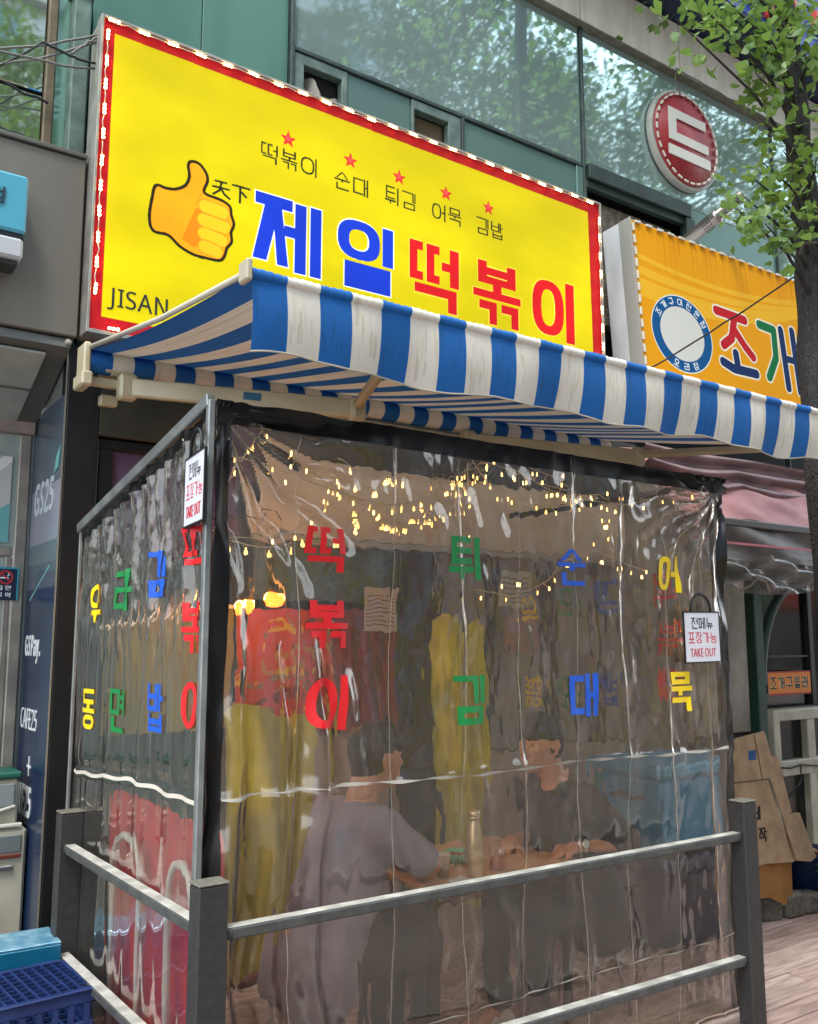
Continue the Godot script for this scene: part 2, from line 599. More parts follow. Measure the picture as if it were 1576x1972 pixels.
func solid_sheet(front: Callable, back: Callable, nu: int, nv: int, us: float, vs: float) -> MB:   # both take u to the right and v up
	var m := MB.new(true)
	m.grid(front, nu, nv, us, vs)
	m.grid(func(u: float, v: float) -> Vector3: return back.call(1.0 - u, v), nu, nv, us, vs)
	m.grid(func(u: float, v: float) -> Vector3: return front.call(v, 1.0).lerp(back.call(v, 1.0), u), 1, nu)
	m.grid(func(u: float, v: float) -> Vector3: return front.call(v, 0.0).lerp(back.call(v, 0.0), 1.0 - u), 1, nu)
	m.grid(func(u: float, v: float) -> Vector3: return front.call(0.0, v).lerp(back.call(0.0, v), 1.0 - u), 1, nv)
	m.grid(func(u: float, v: float) -> Vector3: return front.call(1.0, v).lerp(back.call(1.0, v), u), 1, nv)
	return m

func bending_plastic(tint: Color, haze: float, crinkle: float, s: int) -> StandardMaterial3D:
	var m := clear_plastic(tint, haze, crinkle, s)
	m.transparency = BaseMaterial3D.TRANSPARENCY_DISABLED
	m.normal_enabled = false
	m.normal_texture = null
	m.refraction_enabled = true
	m.refraction_scale = 0.05
	m.metallic_specular = 0.36
	m.roughness = 0.02
	return m

func clear_plastic(tint: Color, haze: float, crinkle: float, s: int) -> StandardMaterial3D:
	var m := StandardMaterial3D.new()
	m.transparency = BaseMaterial3D.TRANSPARENCY_ALPHA
	tint.a = haze
	m.albedo_color = tint
	m.roughness = 0.05
	m.metallic_specular = 0.72
	var n := FastNoiseLite.new()
	n.seed = s
	n.frequency = 0.005
	n.fractal_type = FastNoiseLite.FRACTAL_RIDGED
	n.fractal_octaves = 3
	n.fractal_gain = 0.35
	n.domain_warp_enabled = true
	n.domain_warp_amplitude = 45.0
	n.domain_warp_frequency = 0.006
	var t := NoiseTexture2D.new()
	t.width = 1024
	t.height = 1024
	t.seamless = true
	t.as_normal_map = true
	t.bump_strength = 7.0
	t.noise = n
	m.normal_enabled = true
	m.normal_texture = t
	m.normal_scale = crinkle
	return m

# ---------------------------------------------------------------- lights on wires
var bulb_mesh: ArrayMesh
var globe_mesh: ArrayMesh

func light_string(label: String, runs: Array, per_run: Array, globes: bool, group := "warm fairy lights strung inside the plastic") -> void:
	var t := thing("fairy_lights", label, "string lights", runs[0][0], 0.0, group)
	var base: Vector3 = runs[0][0]
	var w := MB.new(true)
	var wire := mat(Color(0.80, 0.76, 0.66), 0.5)
	for i in runs.size():
		var pts := []
		for p in runs[i]: pts.append(p - base)
		w.tube(pts, 0.0022, 5)
		for k in per_run[i]:
			var p := along(pts, (k + rng.randf_range(0.15, 0.85)) / per_run[i])
			var drop := V(rng.randf_range(-0.025, 0.025), rng.randf_range(-0.045, -0.01) if rng.randf() < 0.8 else 0.03, rng.randf_range(-0.02, 0.02))
			if globes: drop = V(rng.randf_range(-0.02, 0.02), -0.03, rng.randf_range(-0.02, 0.02))
			w.tube([p, p + drop], 0.0018, 4)
			var b := part(t, "bulb", globe_mesh if globes else bulb_mesh, glow(Color(1.0, 0.80, 0.46), [0.9, 1.4, 2.2][rng.randi() % 3] * (0.9 if globes else 1.6)))
			b.position = p + drop
	part(t, "wire", w, wire)

# ---------------------------------------------------------------- trees
func street_tree(called: String, label: String, at: Vector3, h: float, crown_y: float, spread: float, n: int, tone: Color, s: int) -> void:
	var r := RandomNumberGenerator.new()
	r.seed = s
	var t := thing(called, label, "tree", at, 0.0, "")
	var tips := []
	var wood := MB.new(true)
	var top := V(r.randf_range(-0.3, 0.3), h * 0.8, r.randf_range(-0.3, 0.3))
	wood.tube([V(0, -0.1, 0), V(0.05, crown_y * 0.6, 0), V(0, crown_y, 0.05), top], [0.17, 0.13, 0.1, 0.03], 9)
	for i in 16:
		var y := lerpf(crown_y * 0.85, h * 0.8, i / 16.0)
		var a := i * 2.4 + r.randf()
		var l: float = spread * lerpf(1.0, 0.5, i / 16.0) * r.randf_range(0.7, 1.1)
		var b := V(0, y, 0)
		var e := b + V(cos(a) * l, l * r.randf_range(0.25, 0.7), sin(a) * l)
		var m := b.lerp(e, 0.5) + V(0, 0.15 * l, 0)
		wood.tube([b, m, e], [0.05, 0.03, 0.008], 6)
		for k in 7: tips.append([b.lerp(m, r.randf_range(0.5, 1.0)) if k < 2 else m.lerp(e, r.randf_range(0.2, 1.15)), spread * 0.2])
		for k in 3:
			var q := m.lerp(e, r.randf())
			var f := q + V(r.randf_range(-1, 1), r.randf_range(-0.3, 0.8), r.randf_range(-1, 1)) * spread * 0.38
			wood.tube([q, f], [0.018, 0.004], 5)
			tips.append([f, spread * 0.19])
			tips.append([q.lerp(f, 0.6), spread * 0.16])
	part(t, "trunk", wood, worn("bark", Color(0.26, 0.24, 0.21), Color(0.36, 0.33, 0.29), 0.95, 0.0, 0.05, V(3, 0.7, 3), 1.0, 5))
	var leaf := MB.new()
	leaf.quad(V(-0.5, 0, 0), V(0, 0, 0.9), V(0, 0.06, 2.2), V(-0.35, 0.05, 1.2))
	leaf.quad(V(0, 0, 0.9), V(0.5, 0, 0), V(0.35, 0.05, 1.2), V(0, 0.06, 2.2))
	var mm := MultiMesh.new()
	mm.transform_format = MultiMesh.TRANSFORM_3D
	mm.use_colors = true
	mm.mesh = leaf.done()
	mm.instance_count = n
	for i in n:
		var c: Array = tips[r.randi() % tips.size()]
		var p: Vector3 = c[0] + V(r.randfn(0, 0.62), r.randfn(0, 0.45), r.randfn(0, 0.62)) * c[1]
		var sc := r.randf_range(0.05, 0.085)
		var b := Basis.from_euler(V(r.randf_range(-0.9, 0.9), r.randf() * TAU, r.randf_range(-0.7, 0.7))).scaled(V(sc, sc, sc))
		mm.set_instance_transform(i, Transform3D(b, p))
		var k := r.randf_range(0.75, 1.3)
		mm.set_instance_color(i, Color(tone.r * k * r.randf_range(0.85, 1.2), tone.g * k, tone.b * k))
	var crown := MultiMeshInstance3D.new()
	crown.multimesh = mm
	var m := StandardMaterial3D.new()
	m.vertex_color_use_as_albedo = true
	m.roughness = 0.55
	m.backlight_enabled = true
	m.backlight = Color(0.5, 0.55, 0.25)
	crown.material_override = m
	crown.set_meta("kind", "stuff")
	put(crown, "crown", t)

func person(called: String, label: String, facing: float, at: Vector3, cfg: Dictionary) -> void:
	# own axes: +x is where the person faces, +z the near side
	var t := thing(called, label, "person", at, facing)
	var hp := V(-0.36, 0.50, 0)
	var lean: float = cfg.lean
	var ch := hp + V(lean * 0.75, 0.36, 0)
	var nk := hp + V(lean, 0.55, 0)
	var hd := nk + V(0.075, 0.155, 0)
	var sh := [nk + V(-0.02, -0.075, -0.175), nk + V(-0.02, -0.075, 0.175)]
	var skin := []
	var head := []
	head.append([hd + V(-0.022, 0.032, 0), hd + V(0.006, 0.030, 0), 0.086, 0.082, V(0.97, 0.95, 1.13)])
	head.append([hd + V(0.028, 0.0, 0), hd + V(0.044, -0.055, 0), 0.060, 0.044, V(1, 1, 1.02)])
	head.append([hd + V(0.02, -0.078, 0), hd + V(0.066, -0.094, 0), 0.040, 0.022])
	head.append([hd + V(-0.02, -0.03, 0), nk + V(-0.005, 0.02, 0), 0.062, 0.054])
	head.append([hd + V(0.079, 0.028, -0.030), hd + V(0.079, 0.028, 0.030), 0.011, 0.011])
	head.append([hd + V(0.086, 0.020, 0), hd + V(0.108, -0.020, 0), 0.007, 0.0115])
	for s in [-1, 1]:
		head.append([hd + V(0.096, -0.026, s * 0.010), hd + V(0.090, -0.024, s * 0.013), 0.0075, 0.007])
		head.append([hd + V(0.058, -0.014, s * 0.036), hd + V(0.050, -0.045, s * 0.028), 0.026, 0.022])
		var ear := [V(0.004, 0.022, 0.080), V(-0.014, 0.026, 0.090), V(-0.024, 0.006, 0.093), V(-0.014, -0.022, 0.086), V(0.002, -0.034, 0.078)]
		for i in 4: head.append([hd + ear[i] * V(1, 1, s), hd + ear[i + 1] * V(1, 1, s), 0.0065, 0.0065])
		head.append([hd + V(-0.006, 0.0, s * 0.080), hd + V(-0.012, 0.0, s * 0.084), 0.014, 0.012, V(1, 1, 1.6)])
	head.append([hd + V(0.088, -0.054, -0.015), hd + V(0.088, -0.054, 0.015), 0.0075, 0.0075])
	head.append([hd + V(0.085, -0.067, -0.013), hd + V(0.085, -0.067, 0.013), 0.0085, 0.0085])
	skin.append([nk + V(-0.01, -0.04, 0), hd + V(-0.012, -0.05, 0), 0.058, 0.052])
	skin.append([hp + V(0, 0.08, 0), ch, 0.10, 0.11])
	skin.append([ch, nk + V(-0.01, -0.05, 0), 0.11, 0.06])
	for s in 2:
		var e: Vector3 = cfg.elbow[s]
		var w: Vector3 = cfg.wrist[s]
		skin.append([nk + V(-0.01, -0.06, 0), sh[s], 0.05, 0.05])
		skin.append([sh[s], e, 0.046, 0.039])
		skin.append([e, w, 0.041, 0.026])
		var kn := hp + V(0.44, 0.02, (s * 2 - 1) * 0.12)
		var an := kn + V(0.0, -0.43, 0)
		skin.append([hp + V(0, 0, (s * 2 - 1) * 0.09), kn, 0.08, 0.055])
		skin.append([kn, an, 0.052, 0.036])
		skin.append([an, an + V(0.15, -0.035, 0), 0.036, 0.03])
	var whole := SurfaceTool.new()
	whole.append_from(flesh(skin, 0.0125, 75.0), 0, Transform3D())
	whole.append_from(flesh(head, 0.0042, 230.0), 0, Transform3D())
	for s in 2:
		var w: Vector3 = cfg.wrist[s]
		var d: Vector3 = (w - cfg.elbow[s]).normalized()
		d = V(d.x, d.y * 0.3 - 0.12, d.z).normalized()
		var side := d.cross(Vector3.UP).normalized()
		var up := side.cross(d)
		var thumb := -side if s == 0 else side
		if s == 1: thumb = -side
		var hb := []
		hb.append([w - d * 0.03, w + d * 0.02, 0.026, 0.024])
		var lens := [0.088, 0.1, 0.094, 0.075]
		for f in 4:
			var k := w + d * (0.09 - 0.006 * absf(f - 1)) + thumb * (0.028 - 0.0187 * f)
			hb.append([w + d * 0.02 + thumb * (0.014 - 0.01 * f), k, 0.017, 0.0135])
			var a: Vector3 = k + (d * 0.8 - up * 0.6) * lens[f] * 0.46
			var b: Vector3 = a + (d * 0.35 - up * 0.93) * lens[f] * 0.3
			hb.append([k, a, 0.0098, 0.009])
			hb.append([a, b, 0.009, 0.0082])
			hb.append([b, b + (-d * 0.2 - up * 0.98) * lens[f] * 0.22, 0.0082, 0.0075])
		var th := w + d * 0.03 + thumb * 0.03
		hb.append([w + d * 0.01 + thumb * 0.012, th, 0.016, 0.013])
		hb.append([th, th + (d * 0.8 + thumb * 0.5 - up * 0.4) * 0.042, 0.012, 0.0105])
		hb.append([th + (d * 0.8 + thumb * 0.5 - up * 0.4) * 0.042, th + (d * 1.5 + thumb * 0.45 - up * 1.1) * 0.042, 0.0105, 0.0085])
		whole.append_from(flesh(hb, 0.0042, 260.0), 0, Transform3D())
	part(t, "body", whole.commit(), mat(cfg.skin, 0.5))
	var mouth := MB.new(true)
	mouth.tube([hd + V(0.0925, -0.0605, -0.019), hd + V(0.0955, -0.0602, 0), hd + V(0.0925, -0.0605, 0.019)], 0.0022, 5)
	part(t, "mouth", mouth, mat(Color(0.42, 0.18, 0.16), 0.6))
	for s in [-1, 1]:
		part(t, "eyebrow", MB.new(true).tube([hd + V(0.090, 0.033, s * 0.016), hd + V(0.089, 0.038, s * 0.030), hd + V(0.079, 0.034, s * 0.044)], [0.0035, 0.0042, 0.002], 6), mat(cfg.hair, 0.8))
	# clothes follow the body a little way off it
	var shirt := []
	shirt.append([hp + V(0.01, 0.0, -0.06), ch + V(0, 0, -0.04), 0.135, 0.135, V(1.0, 1, 0.95)])
	shirt.append([hp + V(0.01, 0.0, 0.06), ch + V(0, 0, 0.04), 0.135, 0.135, V(1.0, 1, 0.95)])
	shirt.append([ch, nk + V(-0.02, -0.085, 0), 0.135, 0.075])
	for s in 2:
		var e: Vector3 = cfg.elbow[s]
		shirt.append([nk + V(-0.02, -0.075, 0), sh[s], 0.07, 0.072])
		shirt.append([sh[s], sh[s].lerp(e, cfg.sleeve), 0.074, 0.068])
	shirt.append([hp + V(0.0, -0.07, -0.06), hp + V(0.0, -0.07, 0.06), 0.15, 0.15])
	for i in 14:   # soft creases
		var a := rng.randf() * TAU
		var c := hp.lerp(ch, rng.randf_range(0.0, 0.9)) + V(cos(a) * 0.118, 0, sin(a) * 0.158)
		shirt.append([c, c + V(-sin(a) * 0.10, rng.randf_range(-0.05, 0.05), cos(a) * 0.10), 0.016, 0.008])
	part(t, "shirt", flesh(shirt, 0.014, 55.0), cfg.shirt)
	var tr := []
	for s in 2:
		var kn := hp + V(0.44, 0.02, (s * 2 - 1) * 0.12)
		tr.append([hp + V(0, 0, (s * 2 - 1) * 0.075), kn, 0.105, 0.075])
		tr.append([kn, kn + V(0, -0.38, 0), 0.073, 0.06])
	tr.append([hp + V(0.02, -0.03, -0.07), hp + V(0.02, -0.03, 0.07), 0.105, 0.105])
	part(t, "trousers", flesh(tr, 0.016, 60.0), mat(Color(0.15, 0.16, 0.19), 0.9))
	var hair := []
	hair.append([hd + V(-0.028, 0.045, 0), hd + V(0.012, 0.058, 0), 0.09, 0.078, V(0.95, 0.95, 1.1)])
	hair.append([hd + V(-0.045, 0.0, 0), hd + V(-0.055, -0.045, 0), 0.07, 0.05])
	for s in [-1, 1]: hair.append([hd + V(-0.03, 0.04, s * 0.055), hd + V(-0.035, -0.02, s * 0.05), 0.04, 0.03])
	for i in 26:
		var a := rng.randf() * TAU
		var el := rng.randf_range(0.15, 1.4)
		var n := V(cos(a) * cos(el), sin(el), sin(a) * cos(el))
		if n.x > 0.75: continue
		var c := hd + V(-0.01, 0.05, 0) + V(n.x * 0.092, n.y * 0.082, n.z * 0.082)
		hair.append([c, c + V(rng.randf_range(-0.03, 0.02), -0.03, rng.randf_range(-0.02, 0.02)), 0.012, 0.006])
	for i in 9:
		var z := lerpf(-0.055, 0.055, i / 8.0)
		hair.append([hd + V(0.045, 0.098, z * 0.8), hd + V(0.086 - absf(z) * 0.25, 0.050 + rng.randf_range(-0.008, 0.012), z), 0.016, 0.006])
	part(t, "hair", flesh(hair, 0.007, 110.0), mat(cfg.hair, 0.6))
	var eye := MB.new(true)
	eye.lathe([Vector2(0, -0.011), Vector2(0.008, -0.008), Vector2(0.011, 0), Vector2(0.008, 0.008), Vector2(0, 0.011)], Vector3.ZERO, 10)
	for s in [-1, 1]:
		var o := part(t, "eye", eye.done() if s == -1 else t.get_node("eye").mesh, mat(Color(0.12, 0.08, 0.06), 0.2))
		o.position = hd + V(0.0755, 0.010, s * 0.031)
	for s in 2:
		var an := hp + V(0.44, -0.41, (s * 2 - 1) * 0.12)
		part(t, "shoe", flesh([[an + V(-0.04, -0.05, 0), an + V(0.16, -0.055, 0), 0.045, 0.04], [an, an + V(0.02, -0.04, 0), 0.045, 0.045]], 0.012, 90.0), mat(Color(0.8, 0.8, 0.78), 0.6))
	if cfg.has("watch"):
		var w: Vector3 = cfg.wrist[cfg.watch]
		var d: Vector3 = (w - cfg.elbow[cfg.watch]).normalized()
		var c := w - d * 0.025
		var x := d.cross(Vector3.UP).normalized()
		var wm := MB.new(true)
		wm.lathe([Vector2(0.031, -0.012), Vector2(0.036, -0.010), Vector2(0.036, 0.010), Vector2(0.031, 0.012)], c, 20, Basis(x, d, x.cross(d)))
		var wb := part(t, "wristwatch", wm, mat(Color(0.8, 0.8, 0.8), 0.25, 0.9))
		var f := (V(0, 0.4, 0) + V(0, 0, cfg.watch * 2 - 1) * 0.9).normalized()
		f = (f - d * f.dot(d)).normalized()
		var fm := MB.new()
		fm.lathe([Vector2(0.0, 0.0), Vector2(0.021, 0.0), Vector2(0.021, 0.008), Vector2(0.018, 0.010), Vector2(0, 0.010)], c + f * 0.033, 20, Basis(d, f, d.cross(f)))
		part(wb, "dial", fm, mat(Color(0.86, 0.87, 0.88), 0.2, 0.6))

# ---------------------------------------------------------------- the place
func _ready() -> void:
	rng.seed = 11
	var cam := Camera3D.new()
	cam.name = "camera"
	cam.transform = Transform3D(Basis(V(0.8219, 0, 0.5697), V(-0.0791, 0.9903, 0.1141), V(-0.5642, -0.1388, 0.8139)), V(0, 1.65, 0))
	cam.fov = 58.268
	cam.near = 0.05
	cam.far = 400
	add_child(cam)
	var env := Environment.new()
	var sky := Sky.new()
	var sm := ProceduralSkyMaterial.new()
	sm.sky_top_color = Color(0.80, 0.86, 0.92)
	sm.sky_horizon_color = Color(0.95, 0.96, 0.97)
	sm.sky_curve = 0.25
	sm.ground_bottom_color = Color(0.42, 0.40, 0.38)
	sm.ground_horizon_color = Color(0.6, 0.58, 0.56)
	sm.sky_energy_multiplier = 1.25
	sm.use_debanding = false
	sky.sky_material = sm
	env.background_mode = Environment.BG_SKY
	env.sky = sky
	env.tonemap_mode = Environment.TONE_MAPPER_LINEAR
	env.tonemap_exposure = 2.6
	env.sdfgi_enabled = true
	env.ssao_enabled = true
	env.ssil_enabled = true
	var we := WorldEnvironment.new()
	we.name = "world"
	we.environment = env
	add_child(we)
	var sun := DirectionalLight3D.new()
	sun.name = "sun"
	sun.light_energy = 0.45
	sun.light_angular_distance = 14.0
	sun.light_color = Color(1.0, 0.975, 0.94)
	sun.shadow_enabled = true
	add_child(sun)
	sun.look_at_from_position(V(0, 0, 0), V(0.34, -0.88, -0.28), Vector3.UP)

	bumps.seed = 3
	bumps.frequency = 0.02
	bumps.fractal_octaves = 3
	fine.seed = 9
	fine.frequency = 0.03
	fine.fractal_octaves = 2
	fine.noise_type = FastNoiseLite.TYPE_SIMPLEX
	var bm := MB.new(true)
	bm.lathe([Vector2(0, -0.008), Vector2(0.003, -0.006), Vector2(0.0038, -0.002), Vector2(0.0033, 0.005), Vector2(0.002, 0.010), Vector2(0, 0.011)], Vector3.ZERO, 8)
	bulb_mesh = bm.done()
	var gm := MB.new(true)
	gm.lathe([Vector2(0, -0.010), Vector2(0.0055, -0.008), Vector2(0.0082, -0.002), Vector2(0.0065, 0.005), Vector2(0.0035, 0.010), Vector2(0.003, 0.018), Vector2(0, 0.019)], Vector3.ZERO, 10)
	globe_mesh = gm.done()

	ground()
	office()
	shop_front()
	convenience()
	neighbour()
	street()
	ginkgo()
	yellow_sign()
	awning()
	orange_sign()
	round_sign()
	railing()
	booth()
	inside()
	crates()
	cables()

func ground() -> void:
	var g := MB.new()
	g.quad(V(-120, -0.04, 120), V(120, -0.04, 120), V(120, -0.04, -120), V(-120, -0.04, -120))
	struct("ground", g, worn("pavers", Color(0.47, 0.42, 0.39), Color(0.55, 0.49, 0.45), 0.95, 0.0, 0.03))
	var d := Node3D.new()
	d.set_meta("kind", "structure")
	put(d, "wooden_deck", self)
	var tones := []
	for i in 4:
		var c := Color(0.54, 0.435, 0.40).lerp(Color(0.64, 0.55, 0.51), i / 3.0)
		tones.append(worn("plank%d" % i, c.darkened(0.15), c.lightened(0.08), 0.8, 0.0, 0.03, V(0.35, 1.5, 3.0), 0.3, 20 + i))
	var board := MB.new().box(V(0, 0, 0), V(2.392, 0.026, 0.109), 0.005).done()
	for r in 19:
		for k in 4:
			var o := part(d, "plank", board, tones[(r * 7 + k * 3 + (r / 3)) % 4])
			o.position = V(0.75 + k * 2.4 + (0.8 if r % 2 else 0.0), -0.013 - rng.randf() * 0.0025, -4.30 + r * 0.118)
	var j := MB.new().span(V(0.2, -0.038, -4.36), V(10, -0.03, -2.1))
	part(d, "joist", j, mat(Color(0.12, 0.1, 0.09), 0.9))

func office() -> void:
	var b := thing("office_building", "two storey office facade of dark green reflecting glass under beige parapet panels", "building", V(0, 0, -4.5))
	var glass := StandardMaterial3D.new()
	glass.albedo_color = Color(0.70, 0.80, 0.785)
	glass.uv1_triplanar = true
	glass.uv1_world_triplanar = true
	glass.uv1_scale = V(0.4, 0.3, 0.4)
	glass.metallic = 0.68
	glass.roughness = 0.03
	var wn := FastNoiseLite.new()
	wn.frequency = 0.006
	var wt := NoiseTexture2D.new()
	wt.width = 256
	wt.height = 256
	wt.seamless = true
	wt.as_normal_map = true
	wt.bump_strength = 1.0
	wt.noise = wn
	glass.normal_enabled = true
	glass.normal_texture = wt
	glass.normal_scale = 0.05
	var low := glass.duplicate()
	low.albedo_color = Color(0.46, 0.58, 0.56)
	low.metallic = 0.55
	low.roughness = 0.22
	var frame := worn("mullion", Color(0.17, 0.22, 0.21), Color(0.25, 0.30, 0.28), 0.5, 0.3, 0.05)
	var pane := func(x0: float, x1: float, y0: float, y1: float, m: Material, z := 0.0) -> void:
		part(b, "window_pane", MB.new().span(V(x0, y0, z - 0.03), V(x1, y1, z), 0.004), m)
	# left of the yellow sign
	var mirror := glass.duplicate()
	mirror.albedo_color = Color(0.82, 0.88, 0.82)
	mirror.metallic = 0.93
	pane.call(-2.6, -0.9, 3.0, 7.4, mirror)
	pane.call(-0.88, 0.91, 4.34, 7.4, mirror)
	pane.call(-0.88, 0.91, 3.0, 4.32, mirror)
	var strip := glass.duplicate()
	strip.albedo_color = Color(0.60, 0.78, 0.72)
	strip.metallic = 0.35
	pane.call(0.965, 1.13, 3.0, 7.4, strip, -0.01)
	part(b, "mullion", MB.new().span(V(0.915, 3.0, -0.03), V(0.958, 7.4, 0.035), 0.005), worn("bronze", Color(0.33, 0.29, 0.22), Color(0.45, 0.40, 0.31), 0.5, 0.2, 0.05))
	part(b, "vent_box", MB.new().span(V(1.02, 4.0, 0.0), V(1.10, 4.87, 0.10), 0.006).span(V(1.005, 4.87, -0.0), V(1.115, 4.895, 0.115), 0.004), worn("vent", Color(0.30, 0.38, 0.34), Color(0.42, 0.50, 0.46), 0.6, 0.1, 0.05))
	# plain green spandrel sheets
	var sp := worn("spandrel", Color(0.29, 0.45, 0.40), Color(0.34, 0.50, 0.44), 0.3, 0.12, 0.015, V(0.6, 0.12, 0.6), 0.0, 8)
	part(b, "spandrel", MB.new().span(V(1.135, 3.0, -0.04), V(1.72, 7.4, -0.005), 0.003), sp)
	part(b, "spandrel", MB.new().span(V(1.725, 3.0, -0.04), V(2.255, 7.4, -0.005), 0.003), sp)
	part(b, "mullion", MB.new().span(V(2.258, 3.0, -0.03), V(2.284, 7.4, 0.03), 0.004), frame)
	# first bay
	pane.call(2.287, 4.668, 5.135, 6.235, glass)
	part(b, "transom", MB.new().span(V(2.287, 5.105, -0.03), V(4.668, 5.133, 0.02), 0.004), frame)
	pane.call(2.66, 3.13, 4.3, 5.103, low)
	pane.call(3.56, 4.60, 4.3, 5.103, low)
	part(b, "mullion", MB.new().span(V(3.535, 4.3, -0.03), V(3.558, 5.103, 0.02), 0.003), frame)
	part(b, "mullion", MB.new().span(V(4.602, 4.3, -0.03), V(4.668, 5.103, 0.015), 0.003), low)
	for o in [[2.29, 2.355, 2.615, 2.655], [3.133, 3.155, 3.43, 3.532]]:   # two cut openings above the sign
		var fr := part(b, "opening_frame", MB.new().span(V(o[0], 4.3, -0.05), V(o[1], 5.10, 0.012), 0.004).span(V(o[2], 4.3, -0.05), V(o[3], 5.10, 0.012), 0.004).span(V(o[1], 5.035, -0.05), V(o[2], 5.10, 0.012), 0.004), worn("cutframe", Color(0.30, 0.38, 0.36), Color(0.42, 0.48, 0.45), 0.6, 0.1, 0.06))
		part(fr, "back_panel", MB.new().span(V(o[1], 4.3, -0.09), V(o[2], 5.035, -0.06)), mat(Color(0.10, 0.10, 0.09) if o[0] < 3 else Color(0.42, 0.36, 0.28), 0.9))
	var cl := MB.new(true)
	cl.grid(func(u: float, v: float) -> Vector3: return V(2.36 + 0.25 * u, 4.55 + 0.43 * v - 0.10 * u * v + 0.03 * sin(u * 7) * v, -0.015 + 0.03 * sin(u * 13 + v * 4) + 0.02 * sin(u * 5 - v * 9)), 18, 18)
	part(b, "cloth", cl, mat(Color(0.50, 0.48, 0.45), 0.9))
	part(b, "mullion", MB.new().span(V(4.670, 3.0, -0.03), V(4.698, 6.24, 0.022), 0.004), frame)
	# second bay and beyond
	pane.call(4.70, 7.06, 5.14, 6.235, glass)
	pane.call(7.085, 9.4, 4.2, 6.235, glass)
	pane.call(9.43, 11.8, 3.0, 6.235, glass)
	part(b, "mullion", MB.new().span(7.062 * Vector3.RIGHT + V(0, 3.0, -0.03), V(7.083, 6.235, 0.02), 0.003), frame)
	part(b, "transom", MB.new().span(V(4.70, 5.02, -0.03), V(5.86, 5.138, 0.05), 0.006).span(V(4.70, 4.96, -0.03), V(5.83, 5.018, 0.02), 0.004).span(V(5.80, 4.2, -0.03), V(5.90, 5.018, 0.045), 0.006), worn("greenframe", Color(0.09, 0.16, 0.14), Color(0.14, 0.22, 0.20), 0.5, 0.2, 0.05))
	part(b, "blocked_window", MB.new().span(V(4.70, 4.0, -0.2), V(5.80, 4.96, -0.12)), worn("plaster", Color(0.40, 0.38, 0.33), Color(0.58, 0.55, 0.49), 0.95, 0.0, 0.04, V(1, 1, 1), 0.8))
	pane.call(5.90, 7.06, 4.2, 5.136, low)
	# parapet
	var beige := worn("parapet", Color(0.78, 0.76, 0.70), Color(0.86, 0.84, 0.79), 0.6, 0.0, 0.012, V(1.4, 0.22, 1.4), 0.0, 12)
	var xs := [1.1, 2.29, 3.47, 4.66, 5.80, 6.99, 8.18, 9.37, 10.6, 11.8]
	for i in xs.size() - 1:
		part(b, "parapet_panel", MB.new().span(V(xs[i] + 0.006, 6.252, -0.05), V(xs[i + 1] - 0.006, 6.70, 0.045), 0.006), beige)
	part(b, "parapet_rail", MB.new().span(V(1.1, 6.236, -0.02), V(11.8, 6.25, 0.065), 0.003), worn("rail", Color(0.4, 0.38, 0.33), Color(0.5, 0.48, 0.43), 0.6, 0.1, 0.05))
	part(b, "core_wall", MB.new().span(V(-3, 2.9, -0.6), V(12, 6.7, -0.25)), mat(Color(0.12, 0.13, 0.13), 0.9))
	part(b, "rear_wall", MB.new().span(V(1.14, 0, -1.0), V(12, 2.89, -0.7)), mat(Color(0.2, 0.19, 0.18), 0.9))
	var wires := MB.new(true)
	wires.tube(catenary(V(5.70, 6.255, 0.075), V(7.6, 6.255, 0.075), 0.015, 14, 0.006), 0.006, 5)
	wires.tube([V(5.72, 6.25, 0.07), V(5.70, 6.15, 0.06), V(5.73, 6.03, 0.09)], 0.005, 5)
	part(b, "cable", wires, mat(Color(0.45, 0.43, 0.38), 0.7))
	# the blue sign along the roof edge, its dark underside over the parapet
	var s := thing("rooftop_sign", "blue sign board with red letters jutting out along the roof edge, top right", "sign", V(4.0, 6.72, -4.5))
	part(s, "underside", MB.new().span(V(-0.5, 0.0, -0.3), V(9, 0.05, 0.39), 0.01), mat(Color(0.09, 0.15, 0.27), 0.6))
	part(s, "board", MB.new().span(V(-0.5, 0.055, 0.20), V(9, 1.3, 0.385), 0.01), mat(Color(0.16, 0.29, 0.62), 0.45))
	for i in 6:
		var m := MB.new()
		var x := 0.9 + i * 1.15
		var k := 0.0
		for q in letters("조개구이전문"[i], Vector2(x, 0.12), 0.85, 0.9, 0.2, 0.18):
			k += 0.0008
			m.prism(PackedVector2Array(q), 0.388, 0.44 + k)
		part(s, "letter", m, mat(Color(0.78, 0.30, 0.27), 0.5))

